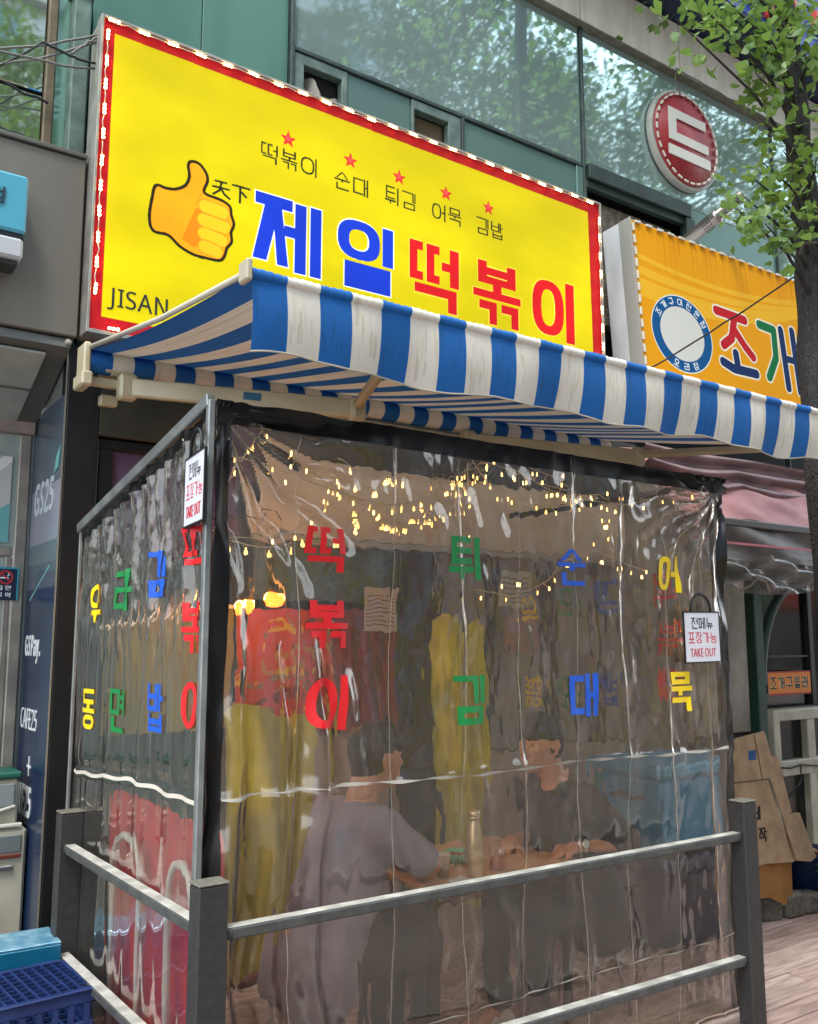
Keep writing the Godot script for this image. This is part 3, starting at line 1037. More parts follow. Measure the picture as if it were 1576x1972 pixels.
func shop_front() -> void:
	var b := thing("snack_shop", "dark metal ground floor shop front behind the clear plastic booth", "shop front", V(0, 0, -4.36))
	var black := worn("blackmetal", Color(0.075, 0.085, 0.09), Color(0.105, 0.115, 0.115), 0.42, 0.25, 0.03, V(0.6, 0.3, 0.6), 0.0, 30)
	part(b, "pillar", MB.new().span(V(1.07, 0, -0.1), V(1.225, 3.04, 0.0), 0.006), black)
	part(b, "lintel", MB.new().span(V(1.225, 2.62, -0.12), V(5.0, 3.04, -0.004), 0.006), worn("lintel", Color(0.17, 0.175, 0.14), Color(0.22, 0.22, 0.18), 0.55, 0.1, 0.03))
	var df := part(b, "door_frame", MB.new().span(V(1.235, 0, -0.09), V(1.305, 2.56, -0.02), 0.006).span(V(1.235, 2.56, -0.09), V(2.02, 2.612, -0.02), 0.006).span(V(1.95, 0, -0.09), V(2.02, 2.56, -0.02), 0.006).span(V(1.305, 2.04, -0.09), V(1.95, 2.10, -0.025), 0.006), black)
	part(df, "transom_window", MB.new().span(V(1.305, 2.10, -0.07), V(1.95, 2.56, -0.05)), mat(Color(0.34, 0.27, 0.37), 0.15))
	var p := MB.new()
	p.prism(PackedVector2Array([Vector2(1.32, 2.11), Vector2(1.52, 2.11), Vector2(1.66, 2.54), Vector2(1.46, 2.54)]), -0.049, -0.046)
	p.prism(PackedVector2Array([Vector2(1.72, 2.11), Vector2(1.80, 2.11), Vector2(1.66, 2.54), Vector2(1.58, 2.54)]), -0.0495, -0.0475)
	part(df, "poster_stripe", p, mat(Color(0.17, 0.12, 0.29), 0.5))
	part(b, "door_glass", MB.new().span(V(1.305, 0.05, -0.07), V(1.95, 2.04, -0.05)), mat(Color(0.12, 0.15, 0.14), 0.12))
	var cur := MB.new(true)
	cur.grid(func(u: float, v: float) -> Vector3: return V(1.30 + 0.64 * u, lerpf(1.22, 1.70 + 0.12 * u, v), 0.05 + 0.012 * sin(u * 30)), 30, 8)
	part(b, "curtain", cur, mat(Color(0.46, 0.43, 0.13), 0.8))
	part(b, "curtain_rod", MB.new().bar(V(1.28, 1.712, 0.06), V(1.96, 1.835, 0.06), 0.022, 0.018, 0.004), mat(Color(0.85, 0.83, 0.76), 0.4))
	part(b, "fascia", MB.new().span(V(2.03, 2.20, -0.09), V(4.8, 2.615, 0.0), 0.006), worn("fascia", Color(0.70, 0.64, 0.56), Color(0.78, 0.72, 0.63), 0.6, 0.0, 0.02))
	part(b, "trim", MB.new().span(V(2.03, 2.165, -0.08), V(4.8, 2.197, 0.02), 0.004), mat(Color(0.62, 0.61, 0.57), 0.4))
	part(b, "window_glass", MB.new().span(V(2.03, 1.86, -0.08), V(2.92, 2.163, -0.04)), mat(Color(0.30, 0.37, 0.35), 0.12))
	part(b, "column", MB.new().span(V(2.92, 0, -0.09), V(3.22, 2.163, 0.03), 0.008), mat(Color(0.07, 0.065, 0.06), 0.4))
	part(b, "window_glass", MB.new().span(V(3.22, 1.0, -0.08), V(4.8, 2.163, -0.04)), mat(Color(0.56, 0.53, 0.50), 0.2))
	part(b, "sill_wall", MB.new().span(V(2.03, 0, -0.09), V(2.92, 1.15, 0.01)).span(V(3.22, 0, -0.09), V(4.8, 0.99, 0.01)), worn("sill", Color(0.58, 0.52, 0.47), Color(0.66, 0.60, 0.54), 0.7))
	for x in [3.62, 4.1, 4.55]: part(b, "window_bar", MB.new().span(V(x, 0.99, -0.06), V(x + 0.05, 2.163, -0.01), 0.004), mat(Color(0.12, 0.12, 0.11), 0.5))
	part(b, "side_wall", MB.new().span(V(4.8, 0, -0.12), V(5.6, 3.04, -0.05)), worn("sidewall", Color(0.40, 0.38, 0.34), Color(0.5, 0.48, 0.43), 0.8))
	# posters and notices on the front
	var menu := Print.new(0, 0, 0.62, 0.66, 310, Color(0.68, 0.22, 0.18))
	for i in 70:
		var c: Color = [Color(0.75, 0.62, 0.15), Color(0.7, 0.2, 0.16), Color(0.42, 0.14, 0.1), Color(0.62, 0.45, 0.14), Color(0.5, 0.42, 0.36)][i % 5]
		menu.circle(Vector2(rng.randf() * 0.62, rng.randf() * 0.62), rng.randf_range(0.02, 0.055), c, rng.randf_range(0.012, 0.035))
	poster("menu_poster", "red food poster with yellow dishes on the shop wall behind the plastic", menu, V(1.99, 1.19, -4.318), 0.50, 0.62)
	var red := Print.new(0, 0, 0.4, 0.7, 200, Color(0.42, 0.09, 0.09))
	for i in 5: red.poly([Vector2(0.03 + i * 0.075, 0.05), Vector2(0.07 + i * 0.075, 0.05), Vector2(0.07 + i * 0.075, 0.65), Vector2(0.03 + i * 0.075, 0.65)], Color(0.34, 0.16, 0.12) if i % 2 else Color(0.52, 0.14, 0.13))
	poster("menu_poster", "dark red striped poster beside the black column behind the plastic", red, V(2.51, 1.16, -4.318), 0.38, 0.66)
	var pale := Print.new(0, 0, 0.2, 0.25, 100, Color(0.72, 0.66, 0.60))
	for i in 8: pale.poly([Vector2(0.03, 0.03 + i * 0.024), Vector2(0.17 - (i % 3) * 0.02, 0.03 + i * 0.024), Vector2(0.17 - (i % 3) * 0.02, 0.038 + i * 0.024), Vector2(0.03, 0.038 + i * 0.024)], Color(0.5, 0.4, 0.4))
	poster("paper_notice", "pale paper notice on the shop wall just left of the black column", pale, V(2.70, 1.70, -4.31), 0.19, 0.24)
	for k in [[3.70, 1.86, "pale paper notice on the shop window, upper one of two at the right"], [3.74, 1.58, "pinkish paper notice on the shop window, lower one of two at the right"]]:
		var n := Print.new(0, 0, 0.26, 0.22, 104, Color(0.70, 0.69, 0.63) if k[1] > 1.7 else Color(0.62, 0.42, 0.40))
		for i in 6: n.poly([Vector2(0.03, 0.03 + i * 0.028), Vector2(0.23, 0.03 + i * 0.028), Vector2(0.23, 0.038 + i * 0.028), Vector2(0.03, 0.038 + i * 0.028)], Color(0.45, 0.42, 0.4))
		poster("paper_notice", k[2], n, V(k[0], k[1], -4.365), 0.26, 0.22)

func poster(called: String, label: String, p: Print, at: Vector3, w: float, h: float) -> void:
	var m := StandardMaterial3D.new()
	m.albedo_texture = p.tex()
	m.roughness = 0.5
	var t := thing(called, label, "poster", at)
	part(t, "print", MB.new().quad(V(0, 0, 0.003), V(w, 0, 0.003), V(w, h, 0.003), V(0, h, 0.003)), m)
	part(t, "backing", MB.new().span(V(0, 0, -0.006), V(w, h, 0.0)), mat(Color(0.7, 0.68, 0.64), 0.7))

func convenience() -> void:
	var b := thing("convenience_store", "convenience store entrance at left with brown grey fascia and glossy navy side panel", "shop front", V(0, 0, -4.3))
	part(b, "fascia", MB.new().span(V(-3, 3.06, -0.25), V(1.088, 3.945, 0.0), 0.006), worn("cfascia", Color(0.40, 0.38, 0.345), Color(0.44, 0.42, 0.38), 0.5, 0.05, 0.01, V(0.5, 0.2, 0.5), 0.0, 40))
	part(b, "capping", MB.new().span(V(-3, 3.948, -0.24), V(1.09, 3.97, 0.015), 0.004), mat(Color(0.36, 0.35, 0.32), 0.5, 0.2))
	# sloping soffit over the entrance with its panels
	var fr := mat(Color(0.34, 0.34, 0.33), 0.6)
	part(b, "soffit", MB.new().face_slab(V(-3, 3.05, -0.02), V(1.06, 3.05, -0.02), V(1.06, 2.80, -0.64), V(-3, 2.80, -0.64), 0.05), mat(Color(0.33, 0.34, 0.33), 0.7))
	for i in 6:
		for j in 2:
			var x := 0.98 - i * 0.34
			var f := func(u: float, v: float) -> Vector3: return V(x - 0.30 + 0.28 * u, lerpf(3.035, 2.815, v * 0.46 + 0.02 + j * 0.5), lerpf(-0.03, -0.63, v * 0.46 + 0.02 + j * 0.5))
			part(b, "soffit_panel", MB.new().face_slab(f.call(0, 0) - V(0, 0.056, 0), f.call(1, 0) - V(0, 0.056, 0), f.call(1, 1) - V(0, 0.056, 0), f.call(0, 1) - V(0, 0.056, 0), 0.014), worn("soffit", Color(0.56, 0.58, 0.57), Color(0.66, 0.68, 0.66), 0.5, 0.1, 0.03))
	part(b, "soffit_beam", MB.new().span(V(-3, 2.70, -0.70), V(1.06, 2.80, -0.60), 0.008), worn("beam", Color(0.52, 0.49, 0.46), Color(0.62, 0.57, 0.53), 0.6, 0.1, 0.04))
	var pipe := MB.new(true)
	pipe.tube([V(1.05, 3.03, 0.0), V(1.045, 3.02, -0.06), V(1.03, 2.80, -0.55)], 0.016, 10)
	pipe.tube([V(0.96, 3.04, -0.10), V(1.05, 3.03, -0.02)], 0.012, 8)
	part(b, "pipe", pipe, mat(Color(0.52, 0.51, 0.46), 0.5))
	# side panel of the recess, facing the street's left
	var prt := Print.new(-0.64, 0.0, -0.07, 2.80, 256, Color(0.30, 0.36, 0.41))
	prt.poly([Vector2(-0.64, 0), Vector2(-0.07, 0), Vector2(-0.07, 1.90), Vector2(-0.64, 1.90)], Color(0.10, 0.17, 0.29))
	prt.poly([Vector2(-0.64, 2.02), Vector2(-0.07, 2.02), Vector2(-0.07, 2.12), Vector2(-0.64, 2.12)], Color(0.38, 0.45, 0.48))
	prt.poly([Vector2(-0.64, 2.12), Vector2(-0.07, 2.12), Vector2(-0.07, 2.40), Vector2(-0.64, 2.40)], Color(0.56, 0.57, 0.63))  # pale band behind the lettering: a bright reflection painted into the panel
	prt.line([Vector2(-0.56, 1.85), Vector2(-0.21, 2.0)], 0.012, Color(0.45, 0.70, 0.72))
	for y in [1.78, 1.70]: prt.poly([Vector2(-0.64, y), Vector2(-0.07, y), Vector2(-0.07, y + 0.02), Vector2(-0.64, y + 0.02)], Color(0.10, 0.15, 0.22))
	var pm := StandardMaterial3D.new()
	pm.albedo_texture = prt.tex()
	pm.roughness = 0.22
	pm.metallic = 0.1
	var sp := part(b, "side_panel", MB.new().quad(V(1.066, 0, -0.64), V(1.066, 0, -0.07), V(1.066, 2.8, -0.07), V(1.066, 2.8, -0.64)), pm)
	part(b, "panel_core", MB.new().span(V(1.068, 0, -0.66), V(1.13, 3.04, -0.165)).span(V(1.05, 0, -0.665), V(1.068, 2.8, -0.645), 0.003), mat(Color(0.6, 0.63, 0.62), 0.3, 0.5))
	part(b, "corner_trim", MB.new().span(V(1.062, 0, -0.066), V(1.0685, 3.0, -0.0602)), mat(Color(0.62, 0.60, 0.54), 0.3, 0.6))
	var face := Basis(V(0, 0, 1), V(0, 1, 0), V(-1, 0, 0))
	var white := mat(Color(0.86, 0.88, 0.88), 0.5)
	words(sp, "GS25", 0.165, V(1.064, 2.345, -0.38), mat(Color(0.72, 0.76, 0.79), 0.5), face, true, 0.72)
	var lf := MB.new()
	lf.prism(PackedVector2Array([Vector2(-0.20, 2.44), Vector2(-0.13, 2.46), Vector2(-0.10, 2.56), Vector2(-0.17, 2.52)]), -1.0645, -1.0625, Transform3D(Basis(V(0, 0, 1), V(0, 1, 0), V(-1, 0, 0)), Vector3.ZERO))
	part(sp, "leaf_mark", lf, mat(Color(0.40, 0.66, 0.66), 0.5))
	words(sp, "GSPay.", 0.10, V(1.064, 1.625, -0.44), white, face, true, 0.7)
	words(sp, "CAFE25", 0.092, V(1.064, 1.275, -0.44), white, face, false, 0.78)
	words(sp, "NE25", 0.14, V(1.064, 0.90, -0.45), white, face, true, 0.6)
	part(sp, "plus_mark", MB.new().span(V(1.062, 1.02, -0.385), V(1.064, 1.11, -0.372)).span(V(1.0625, 1.058, -0.415), V(1.0645, 1.07, -0.342)), white)
	for y in [0.62, 0.585, 0.55]: part(sp, "dot_mark", MB.new().span(V(1.062, y, -0.40), V(1.064, y + 0.015, -0.38)), white)
	# glazed front at the back of the recess
	var fm := worn("doorframe", Color(0.52, 0.50, 0.47), Color(0.62, 0.60, 0.56), 0.4, 0.4, 0.04)
	var gf := part(b, "glazed_front", MB.new().span(V(0.99, 0, -0.68), V(1.046, 2.70, -0.62), 0.005).span(V(-3, 2.07, -0.68), V(0.985, 2.12, -0.625), 0.005).span(V(0.955, 0, -0.675), V(0.985, 2.07, -0.625), 0.004), fm)
	part(gf, "glass", MB.new().span(V(-3, 2.12, -0.66), V(0.99, 2.70, -0.645)).span(V(-3, 0, -0.66), V(0.955, 2.07, -0.645)), mat(Color(0.62, 0.68, 0.66), 0.12, 0.2))
	var ad := Print.new(0, 0, 0.5, 0.52, 160, Color(0.72, 0.74, 0.73))
	ad.poly([Vector2(0.2, 0), Vector2(0.5, 0), Vector2(0.5, 0.24)], Color(0.40, 0.66, 0.66))
	ad.poly([Vector2(0.0, 0.02), Vector2(0.46, 0.52), Vector2(0.5, 0.52), Vector2(0.5, 0.49), Vector2(0.04, 0)], Color(0.86, 0.87, 0.86))
	poster("window_poster", "white and teal poster in the convenience store window at left edge", ad, V(0.50, 2.14, -4.935), 0.46, 0.44)
	var ns := Print.new(0, 0, 0.15, 0.16, 240, Color(0.05, 0.14, 0.24))
	ns.poly([Vector2(0, 0.152), Vector2(0.15, 0.152), Vector2(0.15, 0.16), Vector2(0, 0.16)], Color(0.2, 0.6, 0.68))
	ns.poly([Vector2(0.143, 0), Vector2(0.15, 0), Vector2(0.15, 0.16), Vector2(0.143, 0.16)], Color(0.2, 0.6, 0.68))
	ns.circle(Vector2(0.09, 0.11), 0.034, Color(0.75, 0.15, 0.17))
	ns.circle(Vector2(0.09, 0.11), 0.027, Color(0.05, 0.14, 0.24))
	ns.line([Vector2(0.068, 0.108), Vector2(0.10, 0.108)], 0.007, Color(0.9, 0.9, 0.9))
	ns.line([Vector2(0.098, 0.118), Vector2(0.106, 0.122), Vector2(0.10, 0.13)], 0.004, Color(0.9, 0.9, 0.9))
	ns.line([Vector2(0.068, 0.132), Vector2(0.112, 0.088)], 0.007, Color(0.75, 0.15, 0.17))
	write(ns, "금연", 0.052, 0.048, 0.026, 0.022, 0.038, Color(0.92, 0.93, 0.93))
	write(ns, "구역", 0.052, 0.014, 0.026, 0.022, 0.038, Color(0.92, 0.93, 0.93))
	poster("no_smoking_sign", "navy no smoking sign with red circle on the store door", ns, V(0.868, 1.85, -4.915), 0.15, 0.165)
	var t := thing("store_sign_box", "turquoise sign box on the brown grey fascia at the left edge", "sign", V(0, 0, -4.3))
	part(t, "box", MB.new().span(V(-2.5, 3.44, 0.002), V(0.806, 3.71, 0.15), 0.012), mat(Color(0.30, 0.60, 0.68), 0.35))
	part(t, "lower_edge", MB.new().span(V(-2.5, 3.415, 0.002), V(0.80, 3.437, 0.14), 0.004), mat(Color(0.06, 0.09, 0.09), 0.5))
	var jm := MB.new()
	var kk := 0.0
	for q in letters("점", Vector2(0.645, 3.555), 0.065, 0.075, 0.15, 0.12):
		kk += 0.0003
		jm.prism(PackedVector2Array(q), 0.151, 0.156 + kk)
	part(t, "letter", jm, mat(Color(0.10, 0.20, 0.26), 0.5))
	var l := thing("lamp_housing", "long white lamp housing under the turquoise sign box at left", "lamp housing", V(0, 0, -4.3))
	part(l, "housing", MB.new().span(V(-2.5, 3.315, 0.002), V(0.797, 3.41, 0.16), 0.012), mat(Color(0.68, 0.69, 0.70), 0.4))
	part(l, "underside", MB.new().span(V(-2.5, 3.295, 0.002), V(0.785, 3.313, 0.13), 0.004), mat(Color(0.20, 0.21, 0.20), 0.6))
	# the white cabinet at the lower left
	var c := thing("drinks_cabinet", "cream cabinet with green lid at the lower left by the navy panel", "cabinet", V(0.60, 0, -4.62))
	var cream := worn("cream", Color(0.62, 0.60, 0.53), Color(0.70, 0.68, 0.61), 0.5, 0.0, 0.03)
	part(c, "body", MB.new().span(V(0, 0.12, -0.2), V(0.455, 0.80, 0.02), 0.012).span(V(0, 0.80, -0.2), V(0.415, 1.02, -0.01), 0.01), cream)
	part(c, "lid", MB.new().span(V(-0.02, 1.022, -0.21), V(0.425, 1.052, 0.005), 0.008), mat(Color(0.08, 0.34, 0.29), 0.5))
	part(c, "window", MB.new().span(V(0.1, 0.90, -0.005), V(0.395, 1.0, 0.004), 0.003), mat(Color(0.5, 0.53, 0.53), 0.2))
	part(c, "window", MB.new().span(V(0.1, 0.70, 0.022), V(0.43, 0.775, 0.028), 0.003), mat(Color(0.40, 0.43, 0.43), 0.2))
	part(c, "stripe", MB.new().span(V(0.0, 0.675, 0.022), V(0.43, 0.692, 0.03), 0.003), mat(Color(0.40, 0.16, 0.10), 0.5))
	part(c, "handle", MB.new().span(V(0.2, 0.625, 0.022), V(0.40, 0.645, 0.034), 0.004), mat(Color(0.45, 0.45, 0.46), 0.3, 0.6))
	part(c, "grille", MB.new().bar(V(0.12, 0.835, 0.02), V(0.40, 0.90, 0.0), 0.02, 0.012, 0.003).span(V(0.1, 0.81, 0.0), V(0.43, 0.825, 0.028), 0.003), mat(Color(0.74, 0.74, 0.70), 0.4))
	part(c, "foot", MB.new().span(V(0.03, 0, -0.18), V(0.42, 0.118, 0.0)), mat(Color(0.1, 0.1, 0.1), 0.8))

func yellow_sign() -> void:
	var t := thing("shop_sign", "big yellow lit sign with red border and blue and red Korean lettering", "sign", V(0, 0, -4.2))
	var p := Print.new(1.11, 3.08, 4.51, 4.645, 2040, Color(0.62, 0.075, 0.10))
	var yel := Color(0.77, 0.70, 0.01)
	p.poly([Vector2(1.165, 3.15), Vector2(4.425, 3.15), Vector2(4.405, 4.565), Vector2(1.165, 4.585)], yel)
	var ink := Color(0.10, 0.11, 0.07)
	for s in [2.114, 2.507, 2.841, 3.185, 3.519]:
		var st := []
		var hi := []
		for k in 10:
			var r := 0.05 if k % 2 == 0 else 0.021
			st.append(Vector2(s + r * sin(TAU * k / 10), 4.345 + r * cos(TAU * k / 10)))
			hi.append(Vector2(s + r * 0.55 * sin(TAU * k / 10), 4.35 + r * 0.55 * cos(TAU * k / 10)))
		p.poly(st, Color(0.80, 0.13, 0.14))
		p.poly(hi, Color(0.90, 0.30, 0.27))
	write(p, "떡볶이", 1.955, 4.175, 0.098, 0.108, 0.119, ink, 0.10, 0.085)
	write(p, "순대", 2.405, 4.155, 0.10, 0.105, 0.122, ink, 0.10, 0.085)
	write(p, "튀김", 2.742, 4.165, 0.098, 0.108, 0.119, ink, 0.10, 0.085)
	write(p, "어묵", 3.08, 4.158, 0.10, 0.108, 0.122, ink, 0.10, 0.085)
	write(p, "김밥", 3.42, 4.158, 0.098, 0.108, 0.119, ink, 0.10, 0.085)
	# 天下
	p.line([Vector2(1.705, 3.985), Vector2(1.765, 3.988)], 0.010, ink)
	p.line([Vector2(1.692, 3.952), Vector2(1.78, 3.956)], 0.010, ink)
	p.line([Vector2(1.738, 3.985), Vector2(1.73, 3.94), Vector2(1.695, 3.91)], 0.011, ink)
	p.line([Vector2(1.738, 3.95), Vector2(1.755, 3.925), Vector2(1.785, 3.908)], 0.012, ink)
	p.line([Vector2(1.80, 3.99), Vector2(1.895, 3.992)], 0.011, ink)
	p.line([Vector2(1.842, 3.988), Vector2(1.842, 3.905)], 0.012, ink)
	p.line([Vector2(1.852, 3.962), Vector2(1.876, 3.943)], 0.012, ink)
	# the big name, white edge first
	var blue := Color(0.08, 0.20, 0.68)
	var red := Color(0.76, 0.08, 0.10)
	for e in 2:
		var g := 0.007 if e == 0 else 0.0
		var cb := Color(0.93, 0.92, 0.82) if e == 0 else blue
		var cr := Color(0.98, 0.80, 0.25) if e == 0 else red
		var box := func(x0: float, y0: float, x1: float, y1: float, c: Color) -> void:
			p.poly([Vector2(x0 - g, y0 - g), Vector2(x1 + g, y0 - g), Vector2(x1 + g, y1 + g), Vector2(x0 - g, y1 + g)], c)
		box.call(1.930, 3.935, 2.148, 3.998, cb)          # 제
		p.poly([Vector2(1.92 - g, 3.63 - g), Vector2(2.0 + g, 3.63 - g), Vector2(2.073 + g, 3.94), Vector2(1.985 - g, 3.94)], cb)
		p.poly([Vector2(2.062 - g, 3.62 - g), Vector2(2.128 + g, 3.62 - g), Vector2(2.085 + g, 3.94), Vector2(2.03 - g, 3.94)], cb)
		box.call(2.165, 3.60, 2.233, 3.99, cb)
		box.call(2.258, 3.60, 2.326, 3.995, cb)
		box.call(2.10, 3.79, 2.18, 3.85, cb)
		for q in letters("일", Vector2(2.43 - g, 3.60 - g), 0.37 + 2 * g, 0.40 + 2 * g, 0.20 + g * 2, 0.155 + g * 2): p.poly(q, cb)
		for q in letters("떡", Vector2(2.915 - g, 3.59 - g), 0.365 + 2 * g, 0.40 + 2 * g, 0.185 + g * 2, 0.155 + g * 2): p.poly(q, cr)
		for q in letters("볶", Vector2(3.39 - g, 3.59 - g), 0.385 + 2 * g, 0.40 + 2 * g, 0.185 + g * 2, 0.145 + g * 2): p.poly(q, cr)
		for q in letters("이", Vector2(3.875 - g, 3.59 - g), 0.375 + 2 * g, 0.41 + 2 * g, 0.21 + g * 2, 0.15 + g * 2): p.poly(q, cr)
	# thumbs up
	var skin := Color(0.92, 0.58, 0.07)
	var hand := [Vector2(1.385, 3.80), Vector2(1.375, 3.70), Vector2(1.395, 3.635), Vector2(1.47, 3.632), Vector2(1.53, 3.59), Vector2(1.60, 3.565), Vector2(1.665, 3.562), Vector2(1.74, 3.567), Vector2(1.765, 3.60), Vector2(1.775, 3.64), Vector2(1.80, 3.68), Vector2(1.795, 3.73), Vector2(1.81, 3.775), Vector2(1.795, 3.82), Vector2(1.785, 3.865), Vector2(1.74, 3.885), Vector2(1.645, 3.90), Vector2(1.66, 3.97), Vector2(1.65, 4.01), Vector2(1.615, 4.045), Vector2(1.575, 4.045), Vector2(1.562, 4.02), Vector2(1.57, 3.965), Vector2(1.55, 3.91), Vector2(1.50, 3.875), Vector2(1.45, 3.865), Vector2(1.40, 3.865)]
	var ctl := hand
	hand = []
	for i in ctl.size():
		for j in 4: hand.append(ctl[i].cubic_interpolate(ctl[(i + 1) % ctl.size()], ctl[i - 1], ctl[(i + 2) % ctl.size()], j / 4.0))
	p.line(hand + [hand[0]], 0.022, Color(0.13, 0.10, 0.04))
	p.poly(hand, skin)
	p.poly([Vector2(1.60, 3.80), Vector2(1.66, 3.86), Vector2(1.64, 3.62), Vector2(1.60, 3.60), Vector2(1.54, 3.63)], Color(0.86, 0.46, 0.05))
	for f in [[1.655, 3.832, 1.750, 3.822], [1.65, 3.757, 1.762, 3.747], [1.655, 3.685, 1.748, 3.672], [1.66, 3.617, 1.722, 3.606]]:
		p.line([Vector2(f[0], f[1]), Vector2(f[2], f[3])], 0.078, Color(0.85, 0.50, 0.08))
		p.line([Vector2(f[0], f[1]), Vector2(f[2], f[3])], 0.066, Color(0.96, 0.66, 0.10))
	p.line([Vector2(1.645, 3.905), Vector2(1.62, 3.87), Vector2(1.60, 3.82)], 0.009, Color(0.85, 0.52, 0.1))
	p.line(hand + [hand[0]], 0.009, Color(0.13, 0.10, 0.04))
	var m := StandardMaterial3D.new()
	m.albedo_texture = p.tex()
	m.roughness = 0.6
	m.metallic_specular = 0.25
	# uneven backlight painted into the emission: noise and a brighter middle band
	var em := p.im.duplicate()
	em.resize(510, 235, Image.INTERPOLATE_BILINEAR)
	var n := FastNoiseLite.new()
	n.frequency = 0.012
	n.seed = 5
	for y in em.get_height():
		for x in em.get_width():
			var k := 0.74 + 0.34 * n.get_noise_2d(x * 0.5, y * 1.1) + 0.30 * (0.5 - absf(0.5 - float(y) / em.get_height()))
			var c: Color = em.get_pixel(x, y)
			em.set_pixel(x, y, Color(c.r * k, c.g * k, c.b * k))
	m.emission_enabled = true
	m.emission = Color.BLACK
	m.emission_texture = ImageTexture.create_from_image(em)
	m.emission_energy_multiplier = 0.27
	part(t, "face", MB.new().quad(V(1.11, 3.08, 0), V(4.51, 3.08, 0), V(4.51, 4.645, 0), V(1.11, 4.645, 0)), m)
	var al := worn("aluminium", Color(0.55, 0.54, 0.51), Color(0.66, 0.65, 0.62), 0.45, 0.5, 0.04)
	part(t, "case", MB.new().span(V(1.10, 3.065, -0.17), V(4.52, 4.655, -0.004), 0.006), al)
	part(t, "case_edge", MB.new().span(V(1.096, 3.06, -0.06), V(1.1085, 4.66, 0.014), 0.002).span(V(4.5115, 3.06, -0.06), V(4.524, 4.66, 0.014), 0.002).span(V(1.11, 4.6465, -0.06), V(4.51, 4.66, 0.014), 0.002).span(V(1.11, 3.06, -0.06), V(4.51, 3.0785, 0.014), 0.002), al)
	words(t, "JISAN", 0.085, V(1.345, 3.25, 0.001), mat(ink, 0.6), Basis(), false, 1.0, 0.003)
	# clips of three lights on a wire along the edge
	var base := MB.new().box(Vector3.ZERO, V(0.054, 0.015, 0.006), 0.002).done()
	var led := MB.new(true)
	led.lathe([Vector2(0.0075, 0), Vector2(0.0065, 0.004), Vector2(0.003, 0.0065), Vector2(0, 0.007)], Vector3.ZERO, 8, Basis(V(1, 0, 0), V(0, 0, 1), V(0, -1, 0)))
	var ledm := led.done()
	var lit := glow(Color(1.0, 0.86, 0.60), 11.0)
	var spots := []
	for i in 23: spots.append([1.155 + i * 0.148, 4.632, 0.0])
	for i in 11: spots.append([1.128, 4.55 - i * 0.128, 1.0])
	for i in 11: spots.append([4.495, 4.52 - i * 0.1285, 1.0])
	spots.append([1.22, 3.092, 0.0])
	var wire := MB.new(true)
	for i in spots.size():
		var s: Array = spots[i]
		var o := part(t, "light_clip", base, mat(Color(0.62, 0.52, 0.42), 0.5))
		o.position = V(s[0], s[1] + rng.randf_range(-0.004, 0.004), 0.012 + rng.randf() * 0.004)
		o.rotation.z = s[2] * PI / 2 + rng.randf_range(-0.07, 0.07)
		for k in 3:
			var d := part(o, "led", ledm, lit)
			d.position = V((k - 1) * 0.02, 0, 0.0045)
		if i + 1 < spots.size() and spots[i + 1][2] == s[2] and absf(spots[i + 1][0] - s[0]) < 1.0:
			var a := V(s[0], s[1], 0.012)
			var b := V(spots[i + 1][0], spots[i + 1][1], 0.012)
			var dd := (b - a).normalized() * 0.03
			wire.tube([a + dd, a.lerp(b, 0.5) + V(rng.randf_range(-0.008, 0.008), rng.randf_range(-0.008, 0.008), 0.006), b - dd], 0.0025, 5)
	part(t, "wire", wire, mat(Color(0.75, 0.71, 0.64), 0.6))

